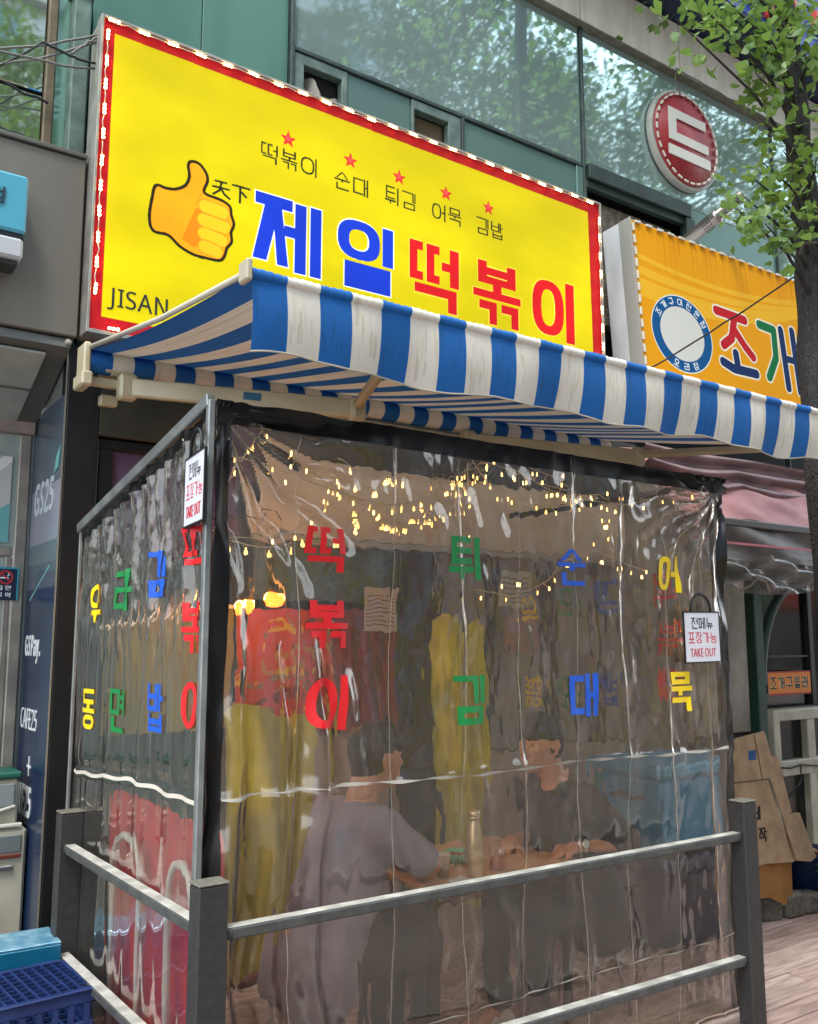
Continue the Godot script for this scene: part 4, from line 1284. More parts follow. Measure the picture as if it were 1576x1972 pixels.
func awning() -> void:
	var t := thing("striped_awning", "blue and white striped retractable awning with a hanging front valance", "awning", V(0, 0, 0))
	var nst := 34
	var im := Image.create(nst * 48, 64, false, Image.FORMAT_RGBA8)
	for i in nst:
		im.fill_rect(Rect2i(i * 48, 0, 48, 64), Color(0.05, 0.37, 0.66) if i % 2 == 0 else Color(0.85, 0.835, 0.79))
		for k in 20:   # grime
			var g := rng.randf_range(0.91, 1.02)
			var c := im.get_pixel(i * 48 + 20, 2) * Color(g, g * 0.985, g * 0.95)
			c.a = 1
			im.fill_rect(Rect2i(i * 48 + rng.randi_range(1, 44), rng.randi_range(0, 40), rng.randi_range(1, 3), rng.randi_range(8, 24)), c)
	var fab := StandardMaterial3D.new()
	fab.albedo_texture = ImageTexture.create_from_image(im)
	fab.roughness = 0.85
	fab.backlight_enabled = true
	fab.backlight = Color(0.36, 0.36, 0.36)
	var st := 0.1165
	var fx := func(u: float) -> float: return 1.115 + st * nst * u
	var rx := func(u: float) -> float: return 1.10 + 0.0985 * nst * u
	var can := MB.new(true)
	can.grid(func(u: float, v: float) -> Vector3:
		return V(lerpf(fx.call(u), rx.call(u), v), lerpf(2.752, 2.955, v) - 0.055 * sin(PI * v) * (0.55 + 0.25 * sin(u * 19.0)), lerpf(-2.455, -4.13, v)), 136, 20)
	part(t, "canopy", can, fab)
	var edge := MB.new(true)
	edge.tube([V(1.112, 2.756, -2.45), V(1.105, 2.83, -3.2), V(1.095, 2.965, -4.13)], 0.011, 7)
	part(t, "canopy_hem", edge, mat(Color(0.72, 0.70, 0.64), 0.8))
	# front bar in a gathered sleeve
	var sl := MB.new(true)
	sl.grid(func(u: float, v: float) -> Vector3:
		var a := v * TAU
		var r := 0.0185 + 0.0016 * sin(u * 900.0) + 0.0012 * sin(u * 173.0)
		return V(fx.call(u), 2.748 + r * sin(a), -2.447 + r * cos(a)), 420, 12)
	part(t, "front_bar_sleeve", sl, fab)
	part(t, "bar_end", MB.new().box(V(1.098, 2.75, -2.447), V(0.022, 0.07, 0.06), 0.006), mat(Color(0.66, 0.63, 0.54), 0.5))
	var vy := func(u: float) -> float: return 2.517 + 0.010 * sin(u * 26.0) + 0.006 * sin(u * 61.0)
	var vf := func(u: float, v: float) -> Vector3:
		var k := 1.0 - v
		return V(fx.call(u) + 0.022 * k, lerpf(vy.call(u), 2.735, v), -2.441 - 0.05 * k * k + k * (0.016 * sin(u * 34.0) + 0.007 * sin(u * 71.0 + 1.0) + 0.002 * sin(u * 190.0)))
	part(t, "valance", MB.new(true).grid(vf, 272, 12), fab)
	var hem := []
	for i in 137: hem.append(vf.call(i / 136.0, 0.0) + V(0, 0.002, 0.002))
	part(t, "valance_hem", MB.new(true).tube(hem, 0.0032, 6), mat(Color(0.70, 0.67, 0.60), 0.85))
	# roller, its bracket and the folding arms
	var rl := MB.new(true)
	rl.grid(func(u: float, v: float) -> Vector3: return V(rx.call(u), 2.905 + 0.052 * sin(v * TAU), -4.14 + 0.052 * cos(v * TAU)), 136, 16)
	part(t, "roller", rl, fab)
	var cr := worn("creammetal", Color(0.66, 0.63, 0.52), Color(0.74, 0.71, 0.60), 0.4, 0.0, 0.04)
	part(t, "bracket", MB.new().span(V(1.065, 2.80, -4.20), V(1.098, 2.98, -4.08), 0.008).span(V(1.055, 2.775, -4.21), V(1.105, 2.84, -4.06), 0.008).span(V(1.17, 2.72, -4.21), V(1.25, 2.77, -4.16), 0.006).span(V(1.17, 2.86, -4.22), V(1.25, 2.875, -4.10), 0.004), cr)
	part(t, "torsion_bar", MB.new().span(V(1.10, 2.795, -4.16), V(4.4, 2.835, -4.12), 0.006), cr)
	for a in [[V(1.27, 2.80, -4.10), V(2.14, 2.70, -3.505), V(1.73, 2.72, -2.47)], [V(3.26, 2.80, -4.10), V(4.05, 2.70, -3.525), V(5.0, 2.72, -2.47)]]:
		var arm := part(t, "arm", MB.new().bar(a[0], a[1], 0.045, 0.085, 0.008), cr)
		part(arm, "elbow", MB.new().box(a[1], V(0.075, 0.105, 0.06), 0.012), cr)
		part(arm, "shoulder", MB.new().box(a[0], V(0.085, 0.12, 0.07), 0.012), cr)
		part(arm, "forearm", MB.new(true).tube([a[1] + V(0, 0.015, 0), a[2]], 0.023, 10), cr)
	part(t, "maker_plate", MB.new().bar(V(1.70, 2.757, -3.776), V(1.765, 2.749, -3.731), 0.003, 0.035), mat(Color(0.10, 0.36, 0.50), 0.5))

func strip_lights(t: Node3D, pts: Array, size: Vector3, z: float) -> void:
	var m := MB.new().box(Vector3.ZERO, size, 0.002).done()
	for p in pts:
		var o := part(t, "light_clip", m, mat(Color(0.80, 0.78, 0.71), 0.5))
		o.position = V(p[0], p[1], z)
		o.rotation.z = p[2]

func orange_sign() -> void:
	var t := thing("restaurant_sign", "orange sign of the neighbouring shop with a round blue emblem and outlined Korean letters", "sign", V(4.87, 3.50, -4.16))
	t.rotation.x = -0.065
	var p := Print.new(0, 0, 2.35, 1.16, 1410, Color(0.88, 0.60, 0.06))
	var lite := Color(0.90, 0.68, 0.16)
	var curve := func(y0: float, y1: float, y2: float, w0: float, w1: float, w2: float) -> void:
		var up := []
		var dn := []
		for i in 31:
			var u := i / 30.0
			var y := y0 * (1 - u) * (1 - u) + 2 * y1 * u * (1 - u) + y2 * u * u
			var w := w0 * (1 - u) * (1 - u) + 2 * w1 * u * (1 - u) + w2 * u * u
			up.append(Vector2(u * 2.35, y + w / 2))
			dn.push_front(Vector2(u * 2.35, y - w / 2))
		p.poly(up + dn, lite)
	curve.call(0.66, 0.52, 0.98, 0.14, 0.16, 0.05)
	curve.call(0.79, 0.66, 0.99, 0.07, 0.06, 0.03)
	curve.call(0.90, 0.74, 1.03, 0.035, 0.04, 0.05)
	for i in 60:   # rain streaks down from the top edge
		var x := rng.randf() * 2.35
		var l := rng.randf_range(0.04, 0.4)
		p.poly([Vector2(x, 1.16), Vector2(x + 0.012, 1.16), Vector2(x + 0.006, 1.16 - l)], Color(0.80, 0.49, 0.07))
	var c := Vector2(0.47, 0.375)
	p.circle(c, 0.342, Color(0.85, 0.88, 0.86), 0.30)
	p.circle(c, 0.333, Color(0.06, 0.32, 0.52), 0.291)
	p.circle(c, 0.245, Color(0.80, 0.80, 0.77), 0.21)
	var ring_text := "조개구이전문점"
	for i in 7:
		var a := deg_to_rad(150 - i * 20)
		var k := c + Vector2(cos(a) * 0.288, sin(a) * 0.25)
		write(p, ring_text[i], k.x - 0.028, k.y - 0.028, 0.056, 0.056, 0.06, Color(0.88, 0.9, 0.9), 0.15, 0.13, 0.0, a - PI / 2)
	for i in 3:
		var a := deg_to_rad(250 + i * 22)
		var k := c + Vector2(cos(a) * 0.288, sin(a) * 0.25)
		write(p, "오리점"[i], k.x - 0.028, k.y - 0.028, 0.056, 0.056, 0.06, Color(0.88, 0.9, 0.9), 0.15, 0.13, 0.0, a + PI / 2)
	for e in 2:
		var w := 0.105 if e == 0 else 0.075
		var wh := Color(0.90, 0.87, 0.78)
		var r := wh if e == 0 else Color(0.72, 0.12, 0.16)
		var b := wh if e == 0 else Color(0.10, 0.19, 0.36)
		var g := wh if e == 0 else Color(0.08, 0.42, 0.25)
		p.line([Vector2(0.90, 0.655), Vector2(1.25, 0.645)], w, r)
		p.line([Vector2(1.12, 0.64), Vector2(1.06, 0.46), Vector2(0.95, 0.385)], w, r)
		p.line([Vector2(1.10, 0.54), Vector2(1.22, 0.42), Vector2(1.31, 0.35)], w, r)
		p.line([Vector2(0.92, 0.245), Vector2(1.05, 0.21), Vector2(1.33, 0.215)], w, b)
		p.line([Vector2(1.09, 0.34), Vector2(1.10, 0.23)], w, b)
		p.line([Vector2(1.44, 0.65), Vector2(1.63, 0.64), Vector2(1.62, 0.40), Vector2(1.50, 0.22)], w, g)
		p.line([Vector2(1.73, 0.66), Vector2(1.75, 0.17)], w, b)
		p.line([Vector2(1.89, 0.68), Vector2(1.91, 0.16)], w, b)
		p.line([Vector2(1.74, 0.42), Vector2(1.90, 0.42)], w * 0.8, b)
	var m := StandardMaterial3D.new()
	m.albedo_texture = p.tex()
	m.roughness = 0.75
	m.metallic_specular = 0.2
	part(t, "face", MB.new().quad(V(0, 0, 0), V(2.35, 0, 0), V(2.35, 1.16, 0), V(0, 1.16, 0)), m)
	part(t, "case", MB.new().span(V(-0.012, -0.015, -0.26), V(2.36, 1.17, -0.004), 0.006), worn("casewhite", Color(0.80, 0.80, 0.80), Color(0.88, 0.88, 0.88), 0.5, 0.1, 0.02, V(1, 0.3, 1)))
	part(t, "case_edge", MB.new().span(V(-0.014, -0.016, -0.10), V(-0.001, 1.172, 0.012), 0.002), mat(Color(0.58, 0.57, 0.54), 0.5))
	var pts := []
	for i in 19: pts.append([0.07 + i * 0.122, 1.152, rng.randf_range(-0.1, 0.1)])
	for i in 12: pts.append([0.018, 1.10 - i * 0.092, PI / 2 + rng.randf_range(-0.1, 0.1)])
	strip_lights(t, pts, V(0.062, 0.018, 0.014), 0.01)
	# steel flue that sticks out above it
	var f := thing("flue_pipe", "stainless steel flue pipe with perforated end above the orange sign", "flue pipe", V(5.80, 4.80, -4.50))
	var d := V(0.0, 0.14, 1.0).normalized()
	var x := V(1, 0, 0)
	d = V(0.10, 0.22, 0.42).normalized()
	x = d.cross(Vector3.UP).normalized()
	var bs := Basis(x, d, x.cross(d))
	var steel := mat(Color(0.62, 0.59, 0.56), 0.3, 0.85)
	part(f, "pipe", MB.new(true).lathe([Vector2(0.055, 0), Vector2(0.055, 0.30), Vector2(0.058, 0.305), Vector2(0.058, 0.33), Vector2(0.044, 0.335), Vector2(0.044, 0.56), Vector2(0.036, 0.562), Vector2(0.036, 0.50)], Vector3.ZERO, 20, bs), steel)
	var ho := MB.new()
	for r in 4:
		for k in 14:
			for w in [[0.20, 0.0556], [0.46, 0.0446]]:
				var a := TAU * k / 14
				var n := bs * V(cos(a), 0, -sin(a))
				ho.box(n * w[1] + d * (w[0] + r * 0.02), V(0.010, 0.010, 0.002), 0.0, Basis(bs.y.cross(n), bs.y, n))
	part(f, "holes", ho, mat(Color(0.05, 0.05, 0.05), 0.9)).set_meta("kind", "stuff")

func round_sign() -> void:
	var t := thing("round_sign", "round red sign with white Korean letter mounted on the glass, upper right", "sign", V(5.81, 5.67, -4.49))
	var fw := Basis(V(1, 0, 0), V(0, 0, 1), V(0, -1, 0))
	part(t, "backing", MB.new(true).lathe([Vector2(0.42, 0.0), Vector2(0.42, 0.045), Vector2(0.41, 0.05), Vector2(0.395, 0.052), Vector2(0.39, 0.045)], Vector3.ZERO, 48, fw), worn("signwhite", Color(0.60, 0.60, 0.56), Color(0.70, 0.69, 0.65), 0.5, 0.0, 0.03))
	part(t, "face", MB.new(true).lathe([Vector2(0.39, 0.047), Vector2(0.388, 0.058), Vector2(0, 0.060)], Vector3.ZERO, 48, fw), worn("signred", Color(0.58, 0.13, 0.16), Color(0.64, 0.17, 0.20), 0.45, 0.0, 0.02, V(1.5, 0.3, 1.5), 0.0, 50))
	var l := MB.new()
	l.span(V(-0.225, 0.14, 0.061), V(0.235, 0.215, 0.070)).span(V(-0.225, -0.06, 0.061), V(0.26, 0.015, 0.0705)).span(V(-0.225, 0.015, 0.061), V(-0.135, 0.14, 0.0702)).span(V(-0.235, -0.19, 0.061), V(0.28, -0.105, 0.070))
	part(t, "letter", l, mat(Color(0.80, 0.79, 0.75), 0.5))
	var pts := []
	for i in 30: pts.append([0.372 * cos(TAU * i / 30), 0.372 * sin(TAU * i / 30), TAU * i / 30 + PI / 2])
	strip_lights(t, pts, V(0.05, 0.016, 0.012), 0.068)

func railing() -> void:
	var t := thing("guard_rail", "dark grey square steel guard rail wrapping the front and left of the booth", "railing", V(0, 0, 0))
	var m := worn("railgrey", Color(0.175, 0.175, 0.175), Color(0.215, 0.21, 0.205), 0.5, 0.15, 0.06, V(1.5, 1.5, 1.5), 0.0, 60)
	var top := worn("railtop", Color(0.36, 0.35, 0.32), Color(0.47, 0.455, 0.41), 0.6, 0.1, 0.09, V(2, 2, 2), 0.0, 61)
	for p in [[1.125, -2.65], [3.617, -2.62], [1.095, -4.05]]:
		var o := part(t, "post", MB.new().span(V(p[0] - 0.047, -0.03, p[1] - 0.037), V(p[0] + 0.047, 0.945, p[1] + 0.037), 0.005), m)
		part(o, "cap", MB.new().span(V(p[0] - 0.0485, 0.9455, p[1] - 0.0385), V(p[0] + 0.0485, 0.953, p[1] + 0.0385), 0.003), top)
		part(o, "foot_plate", MB.new().span(V(p[0] - 0.075, -0.012, p[1] - 0.065), V(p[0] + 0.075, -0.004, p[1] + 0.065), 0.002), m)
	for r in [[V(1.172, 0.80, -2.645), V(3.57, 0.80, -2.625)], [V(1.172, 0.305, -2.645), V(3.57, 0.285, -2.625)], [V(1.09, 0.805, -4.012), V(1.125, 0.805, -2.688)], [V(1.085, 0.385, -4.012), V(1.12, 0.385, -2.688)]]:
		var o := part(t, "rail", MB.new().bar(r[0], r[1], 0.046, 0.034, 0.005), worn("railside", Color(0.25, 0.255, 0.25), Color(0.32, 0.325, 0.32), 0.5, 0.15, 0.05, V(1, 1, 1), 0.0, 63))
		for e in 2:
			var q: Vector3 = r[e] + (r[1 - e] - r[e]).normalized() * 0.012
			part(o, "weld_bead", MB.new(true).tube([q + V(-0.024, -0.016, 0.0) if absf(r[0].x - r[1].x) < 0.1 else q + V(0, -0.016, 0.024), q + V(-0.024, 0.016, 0.0) if absf(r[0].x - r[1].x) < 0.1 else q + V(0, 0.016, 0.024)], [0.005, 0.004], 6), m)
		part(o, "worn_lit_top", MB.new().bar(r[0] + V(0, 0.0178, 0), r[1] + V(0, 0.0178, 0), 0.040, 0.0012), worn("railwornlit", Color(0.60, 0.60, 0.57), Color(0.76, 0.76, 0.73), 0.5, 0.1, 0.03, V(1, 1, 1), 0.0, 62))  # pale strip: scuffed mottling plus skylight on the top painted into its colour

func tag_board(t: Node3D, tilt := 0.0) -> void:   # a small hanging board with a wire loop; its origin is at the foot of the board
	var p := Print.new(0, 0, 0.245, 0.222, 490, Color(0.84, 0.85, 0.88))
	write(p, "전메뉴", 0.048, 0.148, 0.047, 0.052, 0.053, Color(0.06, 0.06, 0.07), 0.16, 0.13)
	write(p, "포장가능", 0.022, 0.083, 0.046, 0.05, 0.052, Color(0.76, 0.09, 0.18), 0.13, 0.11)
	var m := StandardMaterial3D.new()
	m.albedo_texture = p.tex()
	m.roughness = 0.4
	part(t, "face", MB.new().quad(V(-0.1225, 0, 0.0035), V(0.1225, 0, 0.0035), V(0.1225, 0.222, 0.0035), V(-0.1225, 0.222, 0.0035)), m)
	var blk := mat(Color(0.035, 0.04, 0.045), 0.5)
	part(t, "frame", MB.new().span(V(-0.128, -0.006, -0.004), V(0.128, 0.228, 0.003), 0.002).span(V(-0.128, -0.006, -0.003), V(-0.1228, 0.228, 0.006), 0.001).span(V(0.1228, -0.006, -0.003), V(0.128, 0.228, 0.006), 0.001).span(V(-0.1225, -0.006, -0.003), V(0.1225, -0.0003, 0.006), 0.001).span(V(-0.1225, 0.2223, -0.003), V(0.1225, 0.228, 0.006), 0.001), blk)
	words(t, "TAKE OUT", 0.036, V(0.0, 0.04, 0.0045), mat(Color(0.74, 0.10, 0.19), 0.5), Basis(), false, 0.82, 0.0015)
	var h := []
	for k in 13: h.append(V(-0.072 * cos(PI * k / 12), 0.222 + 0.085 * pow(sin(PI * k / 12), 0.8), 0))
	part(t, "handle", MB.new(true).tube(h, 0.006, 8), blk)

func booth() -> void:
	var f := thing("booth_frame", "thin grey steel frame that carries the clear plastic walls of the booth", "frame", V(0, 0, 0))
	var st := worn("galv", Color(0.44, 0.46, 0.46), Color(0.56, 0.575, 0.57), 0.4, 0.45, 0.05)
	part(f, "pole", MB.new().span(V(1.122, 0, FZ - 0.015), V(1.146, 2.43, FZ + 0.012), 0.004), st)
	part(f, "pole", MB.new().span(V(1.127, 0, -4.25), V(1.142, 2.155, -4.235), 0.003), st)
	part(f, "pole", MB.new().span(V(3.745, 0, FZ - 0.06), V(3.775, 2.43, FZ - 0.03), 0.004), mat(Color(0.14, 0.14, 0.14), 0.5, 0.2))
	part(f, "top_bar", MB.new().bar(V(1.132, 2.155, -4.26), V(1.132, 2.43, FZ), 0.028, 0.045, 0.004), st)
	part(f, "top_bar", MB.new().bar(V(1.15, 2.42, FZ - 0.02), V(3.775, 2.42, FZ - 0.02), 0.03, 0.03, 0.004, V(0, 1, 0)), mat(Color(0.10, 0.10, 0.10), 0.5, 0.2))
	part(f, "top_bar", MB.new().bar(V(3.78, 2.42, FZ - 0.02), V(3.78, 2.42, -4.34), 0.03, 0.03, 0.004), mat(Color(0.10, 0.10, 0.10), 0.5, 0.2))

	var blackp := mat(Color(0.028, 0.028, 0.03), 0.35, 0.0, 0.4)
	var weld := mat(Color(0.62, 0.60, 0.56), 0.35)
	var red := mat(Color(0.84, 0.07, 0.11), 0.5)
	var blue := mat(Color(0.07, 0.33, 0.76), 0.5)
	var green := mat(Color(0.04, 0.50, 0.24), 0.5)
	var yellow := mat(Color(0.96, 0.82, 0.03), 0.5)

	# front wall
	var t := thing("plastic_sheet", "wrinkled clear plastic front wall of the booth with black border and Korean menu letters", "plastic sheet", V(0, 0, 0))
	var at := func(u: float, v: float) -> Vector2: return Vector2(lerpf(1.15, 3.765, u), lerpf(0.015, 2.425, v))
	part(t, "sheet", solid_sheet(func(u: float, v: float) -> Vector3:
		var q: Vector2 = at.call(u, v)
		return front_sheet(q.x, q.y), func(u: float, v: float) -> Vector3:
		var q: Vector2 = at.call(u, v)
		return front_back(q.x, q.y), 330, 240, 2.0, 0.55), bending_plastic(Color(0.97, 0.93, 0.88), 0.024, 0.10, 31))
	var strip := func(called: String, x0: float, x1: float, y0: float, y1: float, nx: int, ny: int, m: Material, z := 0.003) -> void:
		part(t, called, MB.new(true).grid(func(u: float, v: float) -> Vector3: return front_sheet(lerpf(x0, x1, u), lerpf(y0, y1, v)) + V(0, 0, z), nx, ny), m)
	strip.call("border", 1.15, 3.80, 2.358, 2.436, 150, 5, blackp)
	strip.call("border", 1.15, 1.205, 0.015, 2.357, 4, 120, blackp)
	strip.call("border", 3.725, 3.77, 0.015, 2.357, 4, 120, mat(Color(0.09, 0.09, 0.09), 0.2, 0.0, 0.6))
	for s in [[1.16, 0.003], [0.335, 0.0015]]:
		part(t, "weld_seam", MB.new(true).grid(func(u: float, v: float) -> Vector3:
			var x := lerpf(1.206, 3.724, u)
			return front_sheet(x, s[0] + 0.006 * sin(x * 5.0) + 0.002 * sin(x * 19.0) + (v - 0.5) * s[1] * 2.0 * (1.2 + sin(x * 31.0))) + V(0, 0, 0.003), 150, 1), weld)
	var hair := clear_plastic(Color(0.80, 0.77, 0.70), 0.55, 0.0, 35)
	hair.normal_enabled = false
	for s in [1.46, 1.84, 2.16, 2.45, 2.76, 3.04, 3.33, 3.6]:
		part(t, "fold_line", MB.new(true).grid(func(u: float, v: float) -> Vector3:
			var y := lerpf(0.05, 2.35, v)
			return front_sheet(s + 0.012 * sin(y * 5.0 + s * 9.0) + (u - 0.5) * 0.0022, y) + V(0, 0, 0.0015), 1, 110), hair)
	for w in [["떡", 1.487, 1.885, 0.157, 0.155, red], ["볶", 1.487, 1.625, 0.172, 0.162, red], ["이", 1.50, 1.348, 0.155, 0.185, red],
			["튀", 2.10, 1.882, 0.155, 0.165, green], ["김", 2.118, 1.338, 0.158, 0.182, green],
			["순", 2.668, 1.878, 0.158, 0.152, blue], ["대", 2.72, 1.34, 0.165, 0.175, blue],
			["어", 3.278, 1.868, 0.155, 0.168, yellow], ["묵", 3.325, 1.335, 0.165, 0.176, yellow]]:
		part(t, "letter", vinyl(letters(w[0], Vector2(w[1], w[2]), w[3], w[4], 0.175, 0.145), front_sheet, V(0, 0, 1)), w[5])

	# left wall; it is cut lower towards the shop
	var l := thing("plastic_sheet", "crinkled clear plastic left side wall of the booth with Korean menu letters", "plastic sheet", V(0, 0, 0))
	var ty := func(z: float) -> float: return 2.375 + (z - FZ) * 0.185
	part(l, "sheet", solid_sheet(func(u: float, v: float) -> Vector3:
		var z := lerpf(-4.225, FZ, u)
		return left_sheet(z, lerpf(0.015, ty.call(z), v)), func(u: float, v: float) -> Vector3:
		var z := lerpf(-4.225, FZ, u)
		return left_back(z, lerpf(0.015, ty.call(z), v)), 160, 150, 2.2, 0.7), bending_plastic(Color(0.95, 0.94, 0.91), 0.02, 0.10, 32))
	part(l, "border", MB.new(true).grid(func(u: float, v: float) -> Vector3:
		var z := lerpf(-4.24, FZ, u)
		return left_sheet(z, ty.call(z) + lerpf(-0.012, 0.03, v)) - V(0.003, 0, 0), 60, 3), blackp)
	part(l, "weld_seam", MB.new(true).grid(func(u: float, v: float) -> Vector3:
		var z := lerpf(-4.22, FZ - 0.02, u)
		return left_sheet(z, 1.10 + 0.06 * u + 0.004 * sin(z * 23) + 0.008 * sin(z * 5) + (v - 0.5) * 0.014) - V(0.003, 0, 0), 70, 2), mat(Color(0.78, 0.75, 0.70), 0.4))
	var lf := func(x: float, y: float) -> Vector3: return left_sheet(x, y)
	for w in [["떡", -2.955, 1.86, red], ["볶", -2.955, 1.61, red], ["이", -2.945, 1.36, red], ["김", -3.318, 1.805, blue], ["밥", -3.285, 1.335, blue],
			["라", -3.69, 1.765, green], ["면", -3.695, 1.30, green], ["우", -4.035, 1.725, yellow], ["동", -4.07, 1.285, yellow]]:
		part(l, "letter", vinyl(letters(w[0], Vector2(w[1], w[2]), 0.16, 0.165, 0.165, 0.13), lf, V(-1, 0, 0)), w[3])

	# right wall, seen through the front
	var r := thing("plastic_sheet", "clear plastic right side wall of the booth whose letters show mirrored through the front", "plastic sheet", V(0, 0, 0))
	part(r, "sheet", MB.new(true).grid(func(u: float, v: float) -> Vector3: return right_sheet(lerpf(FZ - 0.005, -4.33, u), lerpf(0.015, 2.415, v)), 90, 90, 2.4, 3.6), clear_plastic(Color(0.58, 0.53, 0.47), 0.12, 0.3, 33))
	var rf := func(x: float, y: float) -> Vector3: return right_sheet(-x, y)
	for w in [["떡", 3.06, 1.82, red], ["볶", 3.05, 1.575, red], ["이", 3.05, 1.34, red], ["김", 3.46, 1.80, blue], ["밥", 3.48, 1.30, blue],
			["라", 3.80, 1.78, green], ["면", 3.80, 1.27, green], ["우", 4.10, 1.74, yellow], ["동", 4.10, 1.26, yellow]]:
		part(r, "letter", vinyl(letters(w[0], Vector2(w[1], w[2]), 0.16, 0.175, 0.165, 0.13), rf, V(1, 0, 0)), w[3])

	var a := thing("takeout_sign", "white TAKE OUT board with black wire handle on the front plastic at right", "sign", V(3.535, 1.556, FZ + 0.035))
	a.rotation.z = 0.015
	tag_board(a)
	var b := thing("takeout_sign", "white TAKE OUT board hung on the left side plastic below the grey frame", "sign", V(1.10, 2.025, -2.80))
	b.rotation = V(0, -PI / 2 - 0.13, 0)
	tag_board(b)

func inside() -> void:
	# table with what stands on it
	var wood := worn("tabletop", Color(0.74, 0.57, 0.43), Color(0.82, 0.66, 0.50), 0.45, 0.0, 0.02, V(0.6, 3, 3))
	var t := thing("dining_table", "wooden topped dining table inside the booth between the two people", "table", V(2.50, 0, -3.22))
	part(t, "tabletop", MB.new().span(V(-0.38, 0.70, -0.30), V(0.42, 0.73, 0.30), 0.008), wood)
	for x in [-0.33, 0.37]:
		for z in [-0.25, 0.25]: part(t, "leg", MB.new().span(V(x - 0.018, 0, z - 0.018), V(x + 0.018, 0.699, z + 0.018), 0.004), mat(Color(0.12, 0.12, 0.12), 0.5, 0.3))
	var bot := thing("water_bottle", "champagne coloured metal water bottle standing on the dining table", "bottle", V(2.37, 0.731, -2.97))
	part(bot, "body", MB.new(true).lathe([Vector2(0, 0), Vector2(0.037, 0), Vector2(0.04, 0.006), Vector2(0.04, 0.12), Vector2(0.038, 0.16), Vector2(0.029, 0.20), Vector2(0.026, 0.212), Vector2(0.026, 0.216)], Vector3.ZERO, 24), mat(Color(0.78, 0.72, 0.60), 0.28, 0.5))
	part(bot, "cap", MB.new(true).lathe([Vector2(0.024, 0.217), Vector2(0.029, 0.219), Vector2(0.029, 0.225), Vector2(0.027, 0.227), Vector2(0.029, 0.23), Vector2(0.029, 0.245), Vector2(0.026, 0.249), Vector2(0, 0.25)], Vector3.ZERO, 24), mat(Color(0.80, 0.74, 0.62), 0.3, 0.5))
	var cup := [Vector2(0, 0.001), Vector2(0.024, 0.001), Vector2(0.025, 0.0), Vector2(0.034, 0.086), Vector2(0.036, 0.088), Vector2(0.0345, 0.091), Vector2(0.0325, 0.088), Vector2(0.024, 0.006), Vector2(0, 0.006)]
	var c := thing("paper_cup", "white paper cup with a round print beside the metal bottle", "cup", V(2.255, 0.731, -3.02))
	part(c, "cup", MB.new(true).lathe(cup, Vector3.ZERO, 24), mat(Color(0.80, 0.78, 0.72), 0.6))
	var pr := MB.new(true)
	pr.grid(func(u: float, v: float) -> Vector3:
		var a := lerpf(-0.5, 0.5, u) + 1.0
		var r := lerpf(0.0279, 0.0319, v) + 0.0006
		return V(r * sin(a) - 0.0, lerpf(0.028, 0.066, v), r * cos(a)), 10, 6)
	part(c, "print", pr, mat(Color(0.55, 0.56, 0.48), 0.6))
	var c2 := thing("paper_cup", "plain white paper cup behind the green bowls on the table", "cup", V(2.22, 0.731, -3.38))
	part(c2, "cup", MB.new(true).lathe(cup, Vector3.ZERO, 24), mat(Color(0.80, 0.78, 0.72), 0.6))
	var gr := mat(Color(0.50, 0.78, 0.62), 0.35)
	var bowl := [Vector2(0, 0.003), Vector2(0.035, 0.0), Vector2(0.05, 0.008), Vector2(0.072, 0.04), Vector2(0.07, 0.041), Vector2(0.047, 0.012), Vector2(0, 0.008)]
	for k in [[2.33, -3.23, "pale green bowl nearest the left end of the table", 1.0], [2.46, -3.20, "pale green bowl behind the metal bottle", 1.0], [2.33, -3.42, "pale green bowl at the far side of the table", 1.15]]:
		var o := thing("green_bowl", k[2], "bowl", V(k[0], 0.731, k[1]), 0.0, "pale green bowls on the table")
		part(o, "bowl", MB.new(true).lathe(bowl, Vector3.ZERO, 24), gr)
		part(o, "food", MB.new(true).lathe([Vector2(0, 0.03), Vector2(0.05, 0.028), Vector2(0.05, 0.022)].map(func(q): return q), Vector3.ZERO, 14), mat(Color(0.62, 0.34, 0.14), 0.5))
	var sb := thing("sauce_bottle", "green squeeze bottle with yellow neighbour at the back of the table", "bottle", V(2.18, 0.731, -3.46))
	part(sb, "body", MB.new(true).lathe([Vector2(0, 0), Vector2(0.03, 0), Vector2(0.032, 0.01), Vector2(0.032, 0.11), Vector2(0.015, 0.135), Vector2(0.006, 0.17), Vector2(0, 0.17)], Vector3.ZERO, 18), mat(Color(0.07, 0.42, 0.24), 0.4))
	var yb := thing("sauce_bottle", "yellow squeeze bottle next to the green one at the back of the table", "bottle", V(2.235, 0.731, -3.48))
	part(yb, "body", MB.new(true).lathe([Vector2(0, 0), Vector2(0.026, 0), Vector2(0.028, 0.01), Vector2(0.028, 0.10), Vector2(0.013, 0.12), Vector2(0.005, 0.15), Vector2(0, 0.15)], Vector3.ZERO, 18), mat(Color(0.72, 0.50, 0.05), 0.4))
	var jar := thing("drinking_glass", "small glass with amber drink right of the metal bottle", "glass", V(2.52, 0.731, -3.0))
	var gl := StandardMaterial3D.new()
	gl.transparency = BaseMaterial3D.TRANSPARENCY_ALPHA
	gl.albedo_color = Color(0.7, 0.72, 0.6, 0.18)
	gl.roughness = 0.05
	part(jar, "glass", MB.new(true).lathe([Vector2(0, 0.002), Vector2(0.026, 0.0), Vector2(0.03, 0.004), Vector2(0.032, 0.09), Vector2(0.030, 0.09)], Vector3.ZERO, 20), gl)
	part(jar, "drink", MB.new(true).lathe([Vector2(0, 0.006), Vector2(0.026, 0.006), Vector2(0.0295, 0.05), Vector2(0, 0.05)], Vector3.ZERO, 20), mat(Color(0.72, 0.33, 0.10), 0.3))
	var ph := thing("wet_wipe", "white wrapped wet wipe lying flat on the table edge by the paper cup", "wet wipe", V(2.27, 0.731, -2.945), 0.3)
